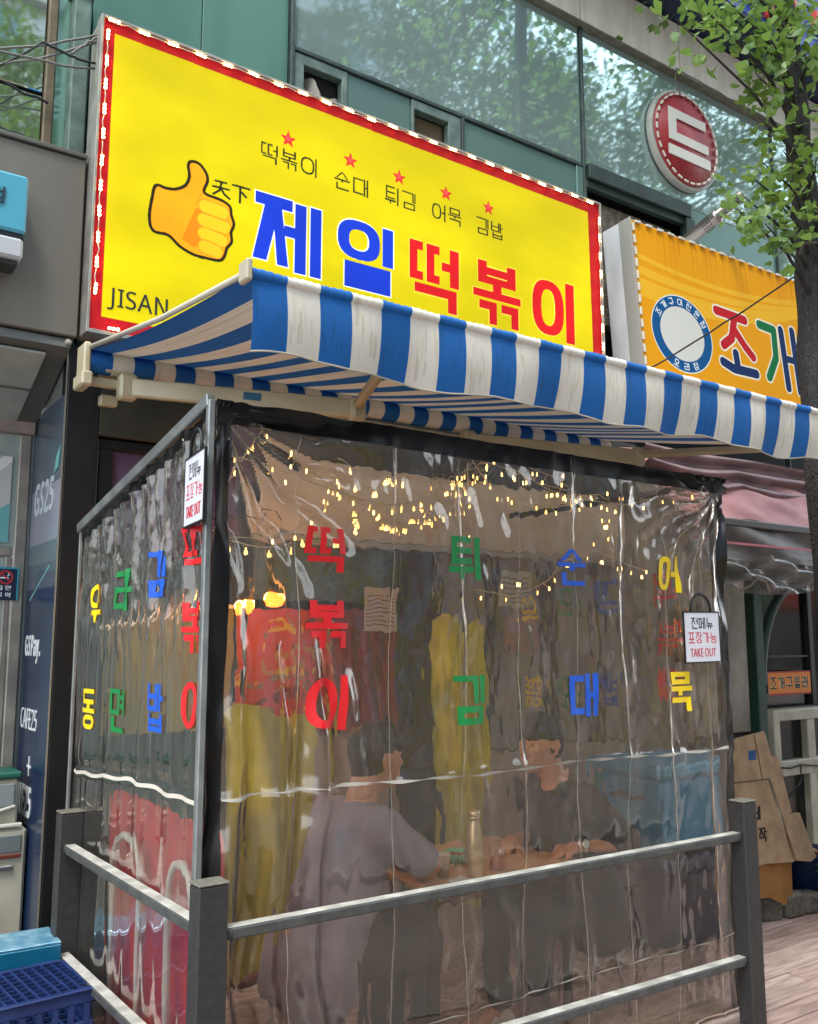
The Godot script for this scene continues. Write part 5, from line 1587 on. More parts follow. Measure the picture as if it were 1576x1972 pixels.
	part(ph, "wrapper", MB.new().span(V(-0.045, 0, -0.022), V(0.045, 0.006, 0.022), 0.002), mat(Color(0.74, 0.75, 0.80), 0.4))
	# the two guests
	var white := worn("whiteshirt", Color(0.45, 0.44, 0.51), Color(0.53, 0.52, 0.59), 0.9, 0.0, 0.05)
	var grey := worn("greyshirt", Color(0.165, 0.17, 0.20), Color(0.22, 0.225, 0.25), 0.9, 0.0, 0.05)
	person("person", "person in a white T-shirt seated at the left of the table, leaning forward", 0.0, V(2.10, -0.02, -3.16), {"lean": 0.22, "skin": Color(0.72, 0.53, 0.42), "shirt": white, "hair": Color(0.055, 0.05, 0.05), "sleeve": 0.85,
		"elbow": [V(-0.08, 0.81, -0.26), V(0.02, 0.84, 0.23)], "wrist": [V(0.06, 0.79, -0.13), V(0.10, 0.79, 0.0)]})
	person("person", "person in a dark grey T-shirt with a wristwatch seated at the right of the table", PI, V(2.80, -0.02, -3.13), {"lean": 0.20, "skin": Color(0.74, 0.54, 0.42), "shirt": grey, "hair": Color(0.06, 0.055, 0.055), "sleeve": 0.95,
		"elbow": [V(-0.37, 0.80, -0.235), V(-0.30, 0.75, 0.26)], "wrist": [V(-0.15, 0.79, -0.15), V(-0.02, 0.785, 0.12)], "watch": 0})
	for k in [[1.74, -3.16, "black round stool under the person in the white T-shirt"], [3.16, -3.13, "black round stool under the person in the dark T-shirt"]]:
		var s := thing("stool", k[2], "stool", V(k[0], 0, k[1]), 0.0, "stools at the dining table")
		part(s, "seat", MB.new(true).lathe([Vector2(0.14, 0.352), Vector2(0.155, 0.357), Vector2(0.155, 0.375), Vector2(0.14, 0.382), Vector2(0, 0.384)], Vector3.ZERO, 24), mat(Color(0.10, 0.10, 0.11), 0.6))
		for i in 4:
			var a := TAU * i / 4 + 0.7
			part(s, "leg", MB.new(true).tube([V(cos(a) * 0.10, 0.352, sin(a) * 0.10), V(cos(a) * 0.17, 0, sin(a) * 0.17)], 0.011, 7), mat(Color(0.6, 0.6, 0.6), 0.3, 0.7))
	# olive tarpaulins that hang in the booth
	for k in [[1.90, 0.20, 1.34, 0.21, -3.80, "olive yellow tarpaulin hanging deep in the booth behind the person in white"], [3.00, 0.35, 1.76, 0.17, -3.86, "olive yellow tarpaulin hanging in the middle of the booth behind the table"]]:
		var o := thing("tarpaulin", k[5], "tarpaulin", V(k[0], 0, k[4]), 0.0, "olive tarpaulins inside the booth")
		part(o, "cloth", MB.new(true).grid(func(u: float, v: float) -> Vector3:
			var y := lerpf(k[1], k[2], v) + 0.03 * sin(u * 7.0)
			return V((u - 0.5) * 2.0 * k[3] * (1.0 + 0.08 * sin(y * 6.0)), y, 0.03 * sin(u * 11.0 + y * 3.0)), 24, 30), worn("olive", Color(0.64, 0.59, 0.08), Color(0.80, 0.74, 0.18), 0.6, 0.0, 0.02, V(1.5, 0.6, 1.5)))
		part(o, "hem", MB.new(true).tube([V(-k[3], k[1], 0), V(0, k[1] + 0.02, 0.02), V(k[3], k[1], 0)], 0.02, 7), mat(Color(0.45, 0.16, 0.08), 0.7))
		part(o, "rope", MB.new(true).tube([V(-k[3] * 0.9, k[2], 0), V(0, k[2] + 0.9, -0.2), V(k[3] * 0.9, k[2], 0)], 0.004, 5), mat(Color(0.5, 0.48, 0.4), 0.8))
	# two folded tables against the left wall
	for k in [[-3.55, 0.5, 0.74, "wide red folding table with white tube legs standing against the left plastic wall"], [-3.0, 0.5, 0.36, "narrow red folding table with white tube legs by the front corner pole"]]:
		var o := thing("folding_table", k[3], "folding table", V(1.232, 0.0, k[0]), 0.0, "red folding tables stored on edge")
		o.rotation.z = 0.015
		var w: float = k[2]
		var pl := PackedVector2Array()
		for q in 4:
			for i in 6:
				var a := (q + i / 5.0) * PI / 2
				pl.append(Vector2([1, -1, -1, 1][q] * (w / 2 - 0.06), [1, 1, -1, -1][q] * (0.51 - 0.06) + 0.535) + Vector2(cos(a), sin(a)) * 0.06)
		part(o, "tabletop", MB.new().prism(pl, -0.012, 0.012, Transform3D(Basis(V(0, 0, 1), V(0, 1, 0), V(-1, 0, 0)), V(0.02, 0, 0))), worn("redplastic", Color(0.78, 0.08, 0.13), Color(0.86, 0.12, 0.17), 0.35, 0.0, 0.03))
		var lg := []
		var lw: float = 0.155 if w > 0.5 else 0.11
		for i in 9: lg.append(V(-0.032, 0.80 + 0.12 * sin(PI * i / 8), -0.03 - lw * cos(PI * i / 8)))
		part(o, "leg", MB.new(true).tube([V(-0.032, 0.03, -0.03 - lw)] + lg + [V(-0.032, 0.03, -0.03 + lw)], 0.0145, 9), mat(Color(0.88, 0.87, 0.85), 0.3))
	# blue stacked coolers behind the right wall
	for k in [[0.0, Color(0.06, 0.11, 0.26)], [0.50, Color(0.10, 0.52, 0.70)]]:
		var o := thing("storage_box", ["dark blue plastic storage box at the bottom, seen through the right plastic", "bright blue plastic storage box stacked on the dark blue one"][int(k[0] > 0)], "box", V(4.42, k[0], -3.72), 0.0)
		part(o, "body", MB.new().span(V(-0.34, 0.0, -0.26), V(0.34, 0.40, 0.26), 0.02), mat(k[1], 0.4))
		part(o, "lid", MB.new().span(V(-0.36, 0.401, -0.28), V(0.36, 0.47, 0.28), 0.015), mat(k[1].lightened(0.15), 0.4))
		for s in [-0.345, 0.345]: part(o, "handle", MB.new().box(V(s, 0.28, 0), V(0.025, 0.03, 0.2), 0.005), mat(Color(0.08, 0.09, 0.11), 0.5))
	# lamps and lights
	for k in [[1.80, 1.81, "orange glowing lamp bulb hanging in the shop, left one of the pair"], [1.935, 1.845, "orange glowing lamp bulb hanging in the shop, right one of the pair"]]:
		var o := thing("hanging_lamp", k[2], "lamp", V(k[0], k[1], -3.9), 0.0, "orange lamp bulbs in the shop")
		part(o, "bulb", MB.new(true).lathe([Vector2(0, -0.04), Vector2(0.02, -0.034), Vector2(0.029, -0.01), Vector2(0.022, 0.014), Vector2(0.012, 0.03), Vector2(0, 0.032)], Vector3.ZERO, 14), glow(Color(1.0, 0.40, 0.12), 2.6))
		part(o, "socket", MB.new(true).lathe([Vector2(0.013, 0.028), Vector2(0.015, 0.03), Vector2(0.015, 0.07), Vector2(0, 0.072)], Vector3.ZERO, 12), mat(Color(0.08, 0.08, 0.08), 0.5))
		part(o, "cord", MB.new(true).tube([V(0, 0.07, 0), V(0, 0.40, 0), V(0, 0.45, -0.45)], 0.003, 5), mat(Color(0.08, 0.08, 0.08), 0.6))
		var li := OmniLight3D.new()
		li.light_color = Color(1.0, 0.66, 0.30)
		li.light_energy = 0.05
		li.light_size = 0.03
		li.omni_range = 8
		li.omni_attenuation = 2
		li.shadow_enabled = true
		o.add_child(li)
	light_string("fairy light string looping from the top left corner of the front plastic", [
		[V(1.22, 2.15, -2.86), V(1.27, 2.24, -2.88), V(1.36, 2.37, -2.86), V(1.44, 2.33, -2.87), V(1.53, 2.27, -2.88), V(1.65, 2.22, -2.9), V(1.76, 2.18, -2.9)],
		[V(1.20, 2.27, -2.84), V(1.40, 2.25, -2.86), V(1.60, 2.21, -2.88), V(1.80, 2.17, -2.9)],
		[V(1.21, 1.99, -2.85), V(1.38, 2.0, -2.87), V(1.50, 2.03, -2.88), V(1.60, 2.10, -2.9), V(1.68, 2.16, -2.9)]], [7, 6, 5], false)
	light_string("fairy light string swagged across the middle of the front plastic", [
		[V(1.76, 2.18, -2.9), V(1.92, 2.165, -2.92), V(2.08, 2.20, -2.9), V(2.22, 2.28, -2.9), V(2.31, 2.37, -2.88)],
		[V(2.31, 2.38, -2.88), V(2.40, 2.30, -2.9), V(2.48, 2.25, -2.9), V(2.60, 2.24, -2.9), V(2.75, 2.22, -2.9), V(2.90, 2.25, -2.9)],
		[V(2.30, 2.37, -2.9), V(2.33, 2.25, -2.93), V(2.36, 2.10, -2.95)]], [9, 10, 5], false)
	light_string("fairy light string tangled along the top right of the front plastic", [
		[V(2.35, 2.38, -2.88), V(2.55, 2.36, -2.88), V(2.75, 2.30, -2.9), V(2.95, 2.28, -2.9), V(3.2, 2.27, -2.9), V(3.45, 2.33, -2.88), V(3.66, 2.36, -2.86)],
		[V(2.5, 2.37, -2.9), V(2.7, 2.33, -2.92), V(2.86, 2.31, -2.9), V(3.0, 2.24, -2.92), V(3.12, 2.20, -2.93), V(3.18, 2.12, -2.93)],
		[V(2.62, 2.38, -2.88), V(2.8, 2.36, -2.9), V(2.92, 2.29, -2.9), V(3.06, 2.31, -2.9), V(3.2, 2.25, -2.9)],
		[V(2.42, 1.86, -3.0), V(2.62, 1.84, -3.0), V(2.8, 1.90, -3.0), V(2.95, 2.02, -2.98), V(3.1, 2.06, -2.96), V(3.3, 2.0, -2.95), V(3.42, 1.98, -2.95)]], [17, 13, 10, 16], false)
	var runs := []
	for i in 7: runs.append(catenary(V(1.95 + i * 0.04, 2.42 - i * 0.01, -3.35 - i * 0.10), V(3.0 + i * 0.03, 2.62 - (i % 3) * 0.06, -3.45 - i * 0.09), 0.14 + 0.05 * (i % 4), 12, 0.012))
	light_string("cluster of round globe lights hanging deeper inside the booth", runs, [7, 7, 6, 8, 6, 7, 6], true, "warm globe lights inside the booth")
	light_string("short swag of round globe lights left of the red letters", [catenary(V(1.24, 2.03, -2.98), V(1.70, 2.08, -3.05), 0.07, 10), catenary(V(1.75, 2.05, -3.1), V(2.0, 2.2, -3.2), 0.05, 8)], [5, 4], true, "warm globe lights inside the booth")

func crate_shape(st: MB) -> void:   # slotted walls of a bread crate, 0.50 x 0.17 x 0.36, its foot at the origin
	var x := 0.25
	var z := 0.18
	for s in [-1, 1]:
		st.box(V(0, 0.02, s * z), V(0.5, 0.04, 0.012), 0.003).box(V(0, 0.145, s * z), V(0.5, 0.05, 0.014), 0.003)
		st.box(V(s * x, 0.02, 0), V(0.012, 0.04, 0.346), 0.003).box(V(s * x, 0.145, 0), V(0.014, 0.05, 0.346), 0.003)
		for k in 9: st.box(V(-0.225 + k * 0.05625, 0.08, s * z), V(0.022, 0.081, 0.011))
		for k in 6: st.box(V(s * x, 0.08, -0.14 + k * 0.056), V(0.011, 0.081, 0.022))
		st.box(V(0, 0.176, s * (z + 0.004)), V(0.512, 0.010, 0.022), 0.003)
		st.box(V(s * (x + 0.004), 0.176, 0), V(0.022, 0.010, 0.34), 0.003)

func crates() -> void:
	var m := worn("crateblue", Color(0.10, 0.17, 0.36), Color(0.15, 0.23, 0.43), 0.45, 0.0, 0.05)
	var b := MB.new()
	crate_shape(b)
	var wall := b.done()
	var ribs := MB.new()
	for k in 9: ribs.span(V(-0.245 + k * 0.058, 0.004, -0.172), V(-0.235 + k * 0.058, 0.018, 0.172))
	for k in 6: ribs.span(V(-0.245, 0.005, -0.165 + k * 0.06), V(0.245, 0.0165, -0.156 + k * 0.06))
	var rm := ribs.done()
	var lid := MB.new()
	for k in 14: lid.span(V(-0.245 + k * 0.0375, 0.170, -0.175), V(-0.240 + k * 0.0375, 0.182, 0.175))
	for k in 9: lid.span(V(-0.245, 0.171, -0.17 + k * 0.042), V(0.25, 0.181, -0.165 + k * 0.042))
	var lm := lid.done()
	var first: Node3D
	for i in 3:
		var label: String = ["blue plastic slotted crate at the bottom of the stack at lower left", "blue plastic slotted crate in the middle of the stack at lower left", "topmost blue plastic slotted crate with gridded lid at lower left"][i]
		if i == 0:
			first = thing("plastic_crate", label, "crate", V(0.83, -0.04, -3.74), 0.06, "blue crates stacked at lower left")
			part(first, "wall", wall, m)
			part(first, "base_grid", rm, m)
			part(first, "lid_grid", lm, m)
		else:
			var o := first.duplicate()
			put(o, "plastic_crate", self)
			o.set_meta("label", label)
			o.position = V(0.83 + [0, 0.012, -0.008][i], -0.04 + i * 0.149, -3.74 + [0, 0.01, -0.006][i])
			o.rotation.y = 0.06 + [0, -0.03, 0.02][i]
	for c in get_children():
		if str(c.name).begins_with("plastic_crate"): c.scale = V(1, 0.79, 1)
	var cb := thing("foil_carton", "flat shiny cyan carton standing behind the blue crates at lower left", "carton", V(0.78, -0.04, -4.08), -0.03)
	part(cb, "carton", MB.new().span(V(-0.3, 0, -0.11), V(0.285, 0.50, 0.12), 0.006), mat(Color(0.06, 0.38, 0.50), 0.3, 0.2))
	part(cb, "top_sheet", MB.new().span(V(-0.298, 0.501, -0.108), V(0.283, 0.508, 0.118), 0.002), worn("foil", Color(0.38, 0.60, 0.72), Color(0.58, 0.75, 0.83), 0.25, 0.3, 0.02, V(2, 2, 2)))

func cables() -> void:
	var t := thing("cable_bundle", "loose grey and black cables strung from the yellow sign to the left edge", "cables", V(0, 0, -4.33))
	var g := mat(Color(0.42, 0.42, 0.40), 0.6)
	var k := mat(Color(0.08, 0.09, 0.09), 0.6)
	for c in [[V(1.105, 4.60, 0.05), V(0.2, 4.20, 0.1), 0.06, g], [V(1.105, 4.56, 0.05), V(0.2, 4.02, 0.1), 0.04, g], [V(1.10, 4.42, 0.05), V(0.2, 4.33, 0.1), 0.05, g],
			[V(1.10, 4.44, 0.06), V(0.85, 4.45, 0.07), 0.015, k], [V(0.85, 4.45, 0.07), V(0.2, 3.85, 0.1), 0.03, k], [V(1.10, 4.58, 0.06), V(0.98, 4.44, 0.06), 0.0, g], [V(0.90, 4.18, 0.02), V(0.3, 4.27, 0.03), 0.0, k]]:
		part(t, "cable", MB.new(true).tube(catenary(c[0], c[1], c[2], 12, 0.006), 0.006, 6), c[3])
	var w := thing("sagging_wire", "thin dark wire sagging past the orange sign to the tree trunk", "wire", V(0, 0, 0))
	part(w, "wire", MB.new(true).tube(catenary(V(5.55, 4.22, -3.05), V(4.68, 3.42, -4.05), 0.03, 14, 0.004) + [V(4.5, 3.2, -4.2)], 0.006, 6), mat(Color(0.09, 0.09, 0.08), 0.7))
	var w2 := MB.new(true)
	w2.tube([V(5.55, 4.22, -3.05), V(5.15, 4.12, -3.09), V(5.12, 4.04, -3.10)], 0.008, 6)
	part(w, "wire", w2, mat(Color(0.33, 0.31, 0.27), 0.7))

func neighbour() -> void:
	# dusty pink awning of the next shop
	var t := thing("pink_awning", "faded pink and grey wrinkled awning of the neighbouring shop", "awning", V(0, 0, 0))
	var pink := worn("pink", Color(0.60, 0.40, 0.41), Color(0.72, 0.53, 0.52), 0.7, 0.0, 0.02, V(0.5, 1.6, 0.5), 0.0, 71)
	var top := func(u: float, v: float) -> Vector3: return V(lerpf(4.55, 7.4, u), lerpf(2.42, 2.93, v) + 0.012 * sin(u * 31 + v * 6) + 0.015 * sin(u * 11 - v * 9), lerpf(-3.62, -4.10, v) + 0.02 * sin(u * 23.0 + v * 12.0))
	part(t, "canopy", MB.new(true).grid(top, 60, 24), pink)
	var drape := func(u: float, v: float) -> Vector3: return V(lerpf(4.55, 7.4, u), lerpf(2.70, 2.92, v) - 0.05 * sin(PI * fmod(u * 3.0, 1.0)) * (1.0 - v), -3.93 + 0.05 * (1.0 - v) + 0.035 * sin(v * 15.0 + sin(u * 9.0)))
	part(t, "upper_drape", MB.new(true).grid(drape, 60, 30), worn("mauve", Color(0.42, 0.34, 0.35), Color(0.58, 0.47, 0.47), 0.6, 0.0, 0.02, V(0.6, 3, 0.6), 0.0, 72))
	part(t, "edge_bar", MB.new().span(V(4.55, 2.375, -3.64), V(7.4, 2.425, -3.59), 0.008), mat(Color(0.30, 0.29, 0.28), 0.5, 0.2))
	part(t, "front_band", MB.new(true).grid(func(u: float, v: float) -> Vector3: return V(lerpf(4.55, 7.4, u), lerpf(2.16, 2.375, v), -3.61 + 0.018 * sin(u * 18.0 + v * 5.0)), 50, 8), worn("greyband", Color(0.30, 0.285, 0.28), Color(0.40, 0.375, 0.365), 0.45, 0.0, 0.03))
	part(t, "pink_line", MB.new().span(V(4.55, 2.255, -3.585), V(7.4, 2.27, -3.580)), mat(Color(0.70, 0.40, 0.44), 0.6))
	var pl := thing("rolled_plastic", "clear plastic curtain bunched up under the pink awning", "plastic sheet", V(0, 0, 0))
	part(pl, "sheet", MB.new(true).grid(func(u: float, v: float) -> Vector3: return V(lerpf(4.7, 7.2, u), lerpf(2.0, 2.20, v) - 0.05 * sin(u * 6.0) * (1 - v), -3.60 + 0.05 * sin(v * 9.0 + u * 22.0) + 0.02 * sin(u * 60.0)), 90, 18, 3, 0.5), clear_plastic(Color(0.45, 0.44, 0.43), 0.35, 0.5, 34))
	# green timber frame with an arched brace
	var f := thing("pergola", "dark green steel frame with curved brace in front of the neighbouring shop", "frame", V(0, 0, 0))
	var gm := worn("darkgreen", Color(0.05, 0.17, 0.13), Color(0.08, 0.24, 0.19), 0.45, 0.1, 0.04)
	part(f, "post", MB.new().span(V(5.56, 0, -3.94), V(5.655, 2.06, -3.86), 0.006), gm)
	part(f, "beam", MB.new().span(V(5.20, 2.062, -3.95), V(7.4, 2.15, -3.85), 0.006), gm)
	var arc := []
	for i in 12: arc.append(V(5.66 + 0.55 * (1.0 - cos(PI / 2 * i / 11.0)), 1.35 + 0.72 * sin(PI / 2 * i / 11.0), -3.90))
	part(f, "brace", MB.new(true).tube(arc, 0.034, 8), mat(Color(0.13, 0.22, 0.19), 0.5))
	part(f, "post", MB.new().span(V(6.95, 0, -3.94), V(7.04, 2.06, -3.86), 0.006), gm)
	var cw := MB.new(true)
	cw.tube([V(5.25, 2.0, -3.82), V(5.34, 1.985, -3.80), V(5.45, 2.02, -3.80), V(5.55, 2.08, -3.81), V(5.63, 2.05, -3.80), V(5.66, 1.98, -3.80)], 0.008, 6)
	var cwt := thing("extension_cord", "cream cord looped along the green beam under the pink awning", "cord", V(0, 0, 0))
	part(cwt, "cord", cw, mat(Color(0.72, 0.68, 0.56), 0.6))
	# the wall behind: stone pillar, dark window with a small sign, white window frames
	var w := thing("restaurant", "neighbouring restaurant front with pale stone pillar and dark window", "shop front", V(0, 0, -4.36))
	part(w, "stone_pillar", MB.new().span(V(5.45, 0.98, -0.06), V(6.17, 2.3, 0.06), 0.008), worn("palestone", Color(0.52, 0.49, 0.44), Color(0.62, 0.59, 0.54), 0.6, 0.0, 0.02, V(0.8, 0.5, 0.8), 0.0, 80))
	part(w, "dado", MB.new().span(V(5.45, 0, -0.06), V(6.17, 0.975, 0.05), 0.006), mat(Color(0.11, 0.105, 0.085), 0.5))
	part(w, "window_glass", MB.new().span(V(6.18, 1.14, -0.08), V(9.0, 2.2, -0.04)), mat(Color(0.045, 0.055, 0.05), 0.07, 0.0, 0.7))
	part(w, "window_frame", MB.new().span(V(7.0, 1.14, -0.06), V(7.06, 2.2, 0.0), 0.004).span(V(6.18, 2.14, -0.06), V(6.99, 2.2, 0.0), 0.004).span(V(6.18, 1.52, -0.05), V(6.99, 1.535, -0.01)), mat(Color(0.10, 0.10, 0.10), 0.5))
	part(w, "head_wall", MB.new().span(V(5.45, 2.30, -0.06), V(9.0, 3.04, 0.05)).span(V(6.18, 2.2, -0.09), V(9.0, 2.3, 0.04)), mat(Color(0.30, 0.26, 0.24), 0.8))
	var sp := Print.new(0, 0, 0.56, 0.20, 448, Color(0.84, 0.48, 0.12))
	sp.poly([Vector2(0, 0.188), Vector2(0.56, 0.188), Vector2(0.56, 0.2), Vector2(0, 0.2)], Color(0.65, 0.10, 0.08))
	sp.poly([Vector2(0, 0), Vector2(0.56, 0), Vector2(0.56, 0.014), Vector2(0, 0.014)], Color(0.65, 0.10, 0.08))
	write(sp, "조개구울래", 0.015, 0.055, 0.085, 0.10, 0.105, Color(0.80, 0.70, 0.48), 0.2, 0.17)
	write(sp, "조개구울래", 0.018, 0.052, 0.085, 0.10, 0.105, Color(0.10, 0.10, 0.13), 0.15, 0.13)
	poster("window_sign", "small orange sign with dark Korean letters in the neighbouring window", sp, V(6.32, 1.235, -4.30), 0.56, 0.18)
	var c := thing("white_cabinet", "cream white fridge cabinet with dark windows under the orange window sign", "cabinet", V(6.18, 0, -4.2))
	var cm := worn("cabinet", Color(0.62, 0.61, 0.54), Color(0.72, 0.70, 0.63), 0.45, 0.0, 0.03, V(0.6, 0.6, 0.6), 0.0, 82)
	part(c, "frame", MB.new().span(V(-0.05, 0.02, -0.08), V(0.03, 1.14, 0.06), 0.006).span(V(0.03, 1.06, -0.08), V(1.2, 1.14, 0.06), 0.006).span(V(0.03, 0.66, -0.08), V(1.2, 0.77, 0.06), 0.006).span(V(0.38, 0.02, -0.08), V(0.48, 1.06, 0.055), 0.006).span(V(0.03, 0.02, -0.08), V(0.38, 0.14, 0.055), 0.006).span(V(0.86, 0.02, -0.08), V(1.2, 1.06, 0.055), 0.006), cm)
	part(c, "glass", MB.new().span(V(0.03, 0.77, -0.03), V(0.38, 1.06, 0.0)).span(V(0.48, 0.77, -0.03), V(0.86, 1.06, 0.0)).span(V(0.03, 0.14, -0.03), V(0.38, 0.66, 0.0)).span(V(0.48, 0.14, -0.03), V(0.86, 0.66, 0.0)), mat(Color(0.06, 0.065, 0.06), 0.1))
	part(c, "cable", MB.new(true).tube([V(-0.05, 0.735, 0.07), V(0.1, 0.72, 0.075), V(0.24, 0.735, 0.07), V(0.45, 0.71, 0.075), V(0.8, 0.72, 0.07)], 0.007, 6).tube([V(0.24, 0.735, 0.07), V(0.22, 0.62, 0.08), V(0.05, 0.52, 0.08)], 0.006, 6), mat(Color(0.06, 0.06, 0.06), 0.6))
	# flattened cartons leaning on the green post
	var kraft := worn("kraft", Color(0.58, 0.48, 0.37), Color(0.66, 0.55, 0.43), 0.85, 0.0, 0.03, V(1, 1, 1), 0.0, 84)
	var kraft2 := worn("kraft2", Color(0.53, 0.36, 0.17), Color(0.60, 0.42, 0.21), 0.85, 0.0, 0.03)
	var cards := [
		["tall flattened brown carton with blue tape and black print leaning on the green post", [[-0.398, 1.074], [-0.266, 1.093], [-0.043, 1.114], [0.062, 0.842], [-0.032, 0.835], [0.183, 0.333], [-0.095, 0.360], [-0.455, 0.332]], -3.42, kraft],
		["long brown carton flap folded along the right edge of the tall carton", [[-0.026, 0.836], [0.048, 0.845], [0.067, 0.828], [0.237, 0.388], [0.190, 0.345]], -3.405, kraft],
		["narrow brown carton strip standing behind the folded flap", [[0.070, 0.960], [0.138, 0.949], [0.251, 0.612], [0.163, 0.600]], -3.46, kraft],
		["slanting brown carton flap lowest at the right of the pile", [[0.118, 0.613], [0.300, 0.604], [0.449, 0.325], [0.391, 0.305], [0.214, 0.334]], -3.44, kraft],
		["orange brown carton standing lowest at the left under the leaning cartons", [[-0.416, 0.320], [-0.037, 0.347], [0.091, 0.333], [0.090, 0.102], [-0.038, 0.157], [-0.426, 0.181]], -3.45, kraft2],
		["narrow orange brown carton end beside the lowest carton", [[0.121, 0.325], [0.231, 0.314], [0.226, 0.092], [0.118, 0.078]], -3.47, kraft2]]
	for k in cards:
		var o := thing("cardboard", k[0], "cardboard", V(5.0, 0, k[2]), 0.0, "flattened cartons by the green post")
		var pg := PackedVector2Array()
		for q in k[1]: pg.append(Vector2(q[0], q[1]))
		part(o, "board", MB.new().prism(pg, -0.005, 0.005), k[3])
		if k[1].size() == 8:
			part(o, "tape", MB.new().span(V(-0.21, 0.955, 0.0055), V(-0.14, 1.01, 0.0065)), mat(Color(0.06, 0.30, 0.50), 0.5))
			part(o, "fold", MB.new().bar(V(-0.40, 0.84, 0.0055), V(-0.03, 0.835, 0.0055), 0.002, 0.008).bar(V(-0.15, 1.10, 0.0055), V(-0.09, 0.845, 0.0055), 0.008, 0.002), mat(Color(0.36, 0.29, 0.21), 0.9))
			var kk := 0.0
			for i in 2:
				var lm := MB.new()
				for q in letters("비작"[i], Vector2(-0.20 + i * 0.05, 0.61 - i * 0.125), 0.075, 0.08, 0.15, 0.12):
					kk += 0.0002
					lm.prism(PackedVector2Array(q), 0.0055, 0.0065 + kk)
				part(o, "letter", lm, mat(Color(0.10, 0.09, 0.08), 0.8))
	var bb := thing("blue_tub", "dark blue tub with a wooden handle on its rim behind the flowers", "tub", V(5.62, 0, -3.62))
	part(bb, "tub", MB.new(true).lathe([Vector2(0, 0.02), Vector2(0.15, 0.02), Vector2(0.19, 0.30), Vector2(0.20, 0.32), Vector2(0.185, 0.32), Vector2(0.14, 0.04), Vector2(0, 0.04)], Vector3.ZERO, 24), mat(Color(0.05, 0.13, 0.26), 0.4))
	part(bb, "handle", MB.new(true).tube([V(-0.24, 0.40, 0.06), V(0.0, 0.30, 0.16)], 0.016, 8), mat(Color(0.52, 0.32, 0.19), 0.7))
	# rough stone edging of the planting strip, stone by stone
	var e := thing("stone_edging", "row of rough grey stones edging the planting strip at the lower right", "edging", V(0, 0, 0))
	for i in 9:
		var a := V(5.02, 0, -3.55).lerp(V(6.6, 0, -3.25), i / 9.0) + V(0.05, 0, rng.randf_range(-0.015, 0.015))
		var sm := MB.new()
		var sz := V(0.165, 0.12 + rng.randf() * 0.04, 0.14)
		sm.box(V(0, sz.y / 2 - 0.01, 0), sz, 0.02, Basis.from_euler(V(rng.randf_range(-0.06, 0.06), -0.18 + rng.randf_range(-0.1, 0.1), rng.randf_range(-0.06, 0.06))))
		var o := part(e, "stone", sm, worn("edgestone%d" % (i % 2), Color(0.30, 0.28, 0.25), Color(0.42, 0.39, 0.35), 0.9, 0.0, 0.05, V(2, 2, 2), 0.6, 90 + i % 2))
		o.position = a
	var soil := MB.new().span(V(5.1, -0.01, -4.2), V(7.0, 0.07, -3.62))
	part(e, "soil", soil, mat(Color(0.13, 0.11, 0.09), 0.95))
	var fl := thing("flower_pot", "pot of small cream flowers with broad leaves at the right edge", "flowers", V(5.60, 0.05, -3.36))
	part(fl, "pot", MB.new(true).lathe([Vector2(0, 0), Vector2(0.07, 0), Vector2(0.09, 0.12), Vector2(0.095, 0.13), Vector2(0.08, 0.13), Vector2(0, 0.11)], Vector3.ZERO, 20), mat(Color(0.30, 0.22, 0.17), 0.8))
	var lf := MB.new(true)
	lf.grid(func(u: float, v: float) -> Vector3: return V((u - 0.5) * 0.075 * sin(PI * clampf(v * 0.9 + 0.08, 0, 1)), 0.02 * sin(PI * v) - 0.02 * pow(absf(u - 0.5) * 2, 2) * -1.0, v * 0.095), 4, 5)
	var lfm := lf.done()
	for i in 26:
		var o := part(fl, "leaf", lfm, mat(Color(0.12, 0.24, 0.08).lightened(rng.randf() * 0.12), 0.5))
		var a := rng.randf() * TAU
		o.transform = Transform3D(Basis.from_euler(V(rng.randf_range(-0.6, 0.5), a, 0)), V(sin(a) * 0.06, rng.randf_range(0.12, 0.22), cos(a) * 0.06))
	var fm := MB.new()
	for k in 5:
		var a := TAU * k / 5
		fm.quad(V(0, 0, 0), V(cos(a - 0.5) * 0.012, 0.004, sin(a - 0.5) * 0.012), V(cos(a) * 0.02, 0.006, sin(a) * 0.02), V(cos(a + 0.5) * 0.012, 0.004, sin(a + 0.5) * 0.012))
	var fmm := fm.done()
	for i in 46:
		var o := part(fl, "flower", fmm, mat([Color(0.80, 0.74, 0.62), Color(0.85, 0.80, 0.66), Color(0.78, 0.62, 0.42)][i % 3], 0.7))
		var n := V(rng.randfn(), absf(rng.randfn()) + 0.3, rng.randfn()).normalized()
		o.transform = Transform3D(Basis.from_euler(V(rng.randf_range(-0.3, 1.2), rng.randf() * TAU, rng.randf_range(-0.8, 0.8))), V(0, 0.20, 0) + n * V(0.13, 0.10, 0.13))

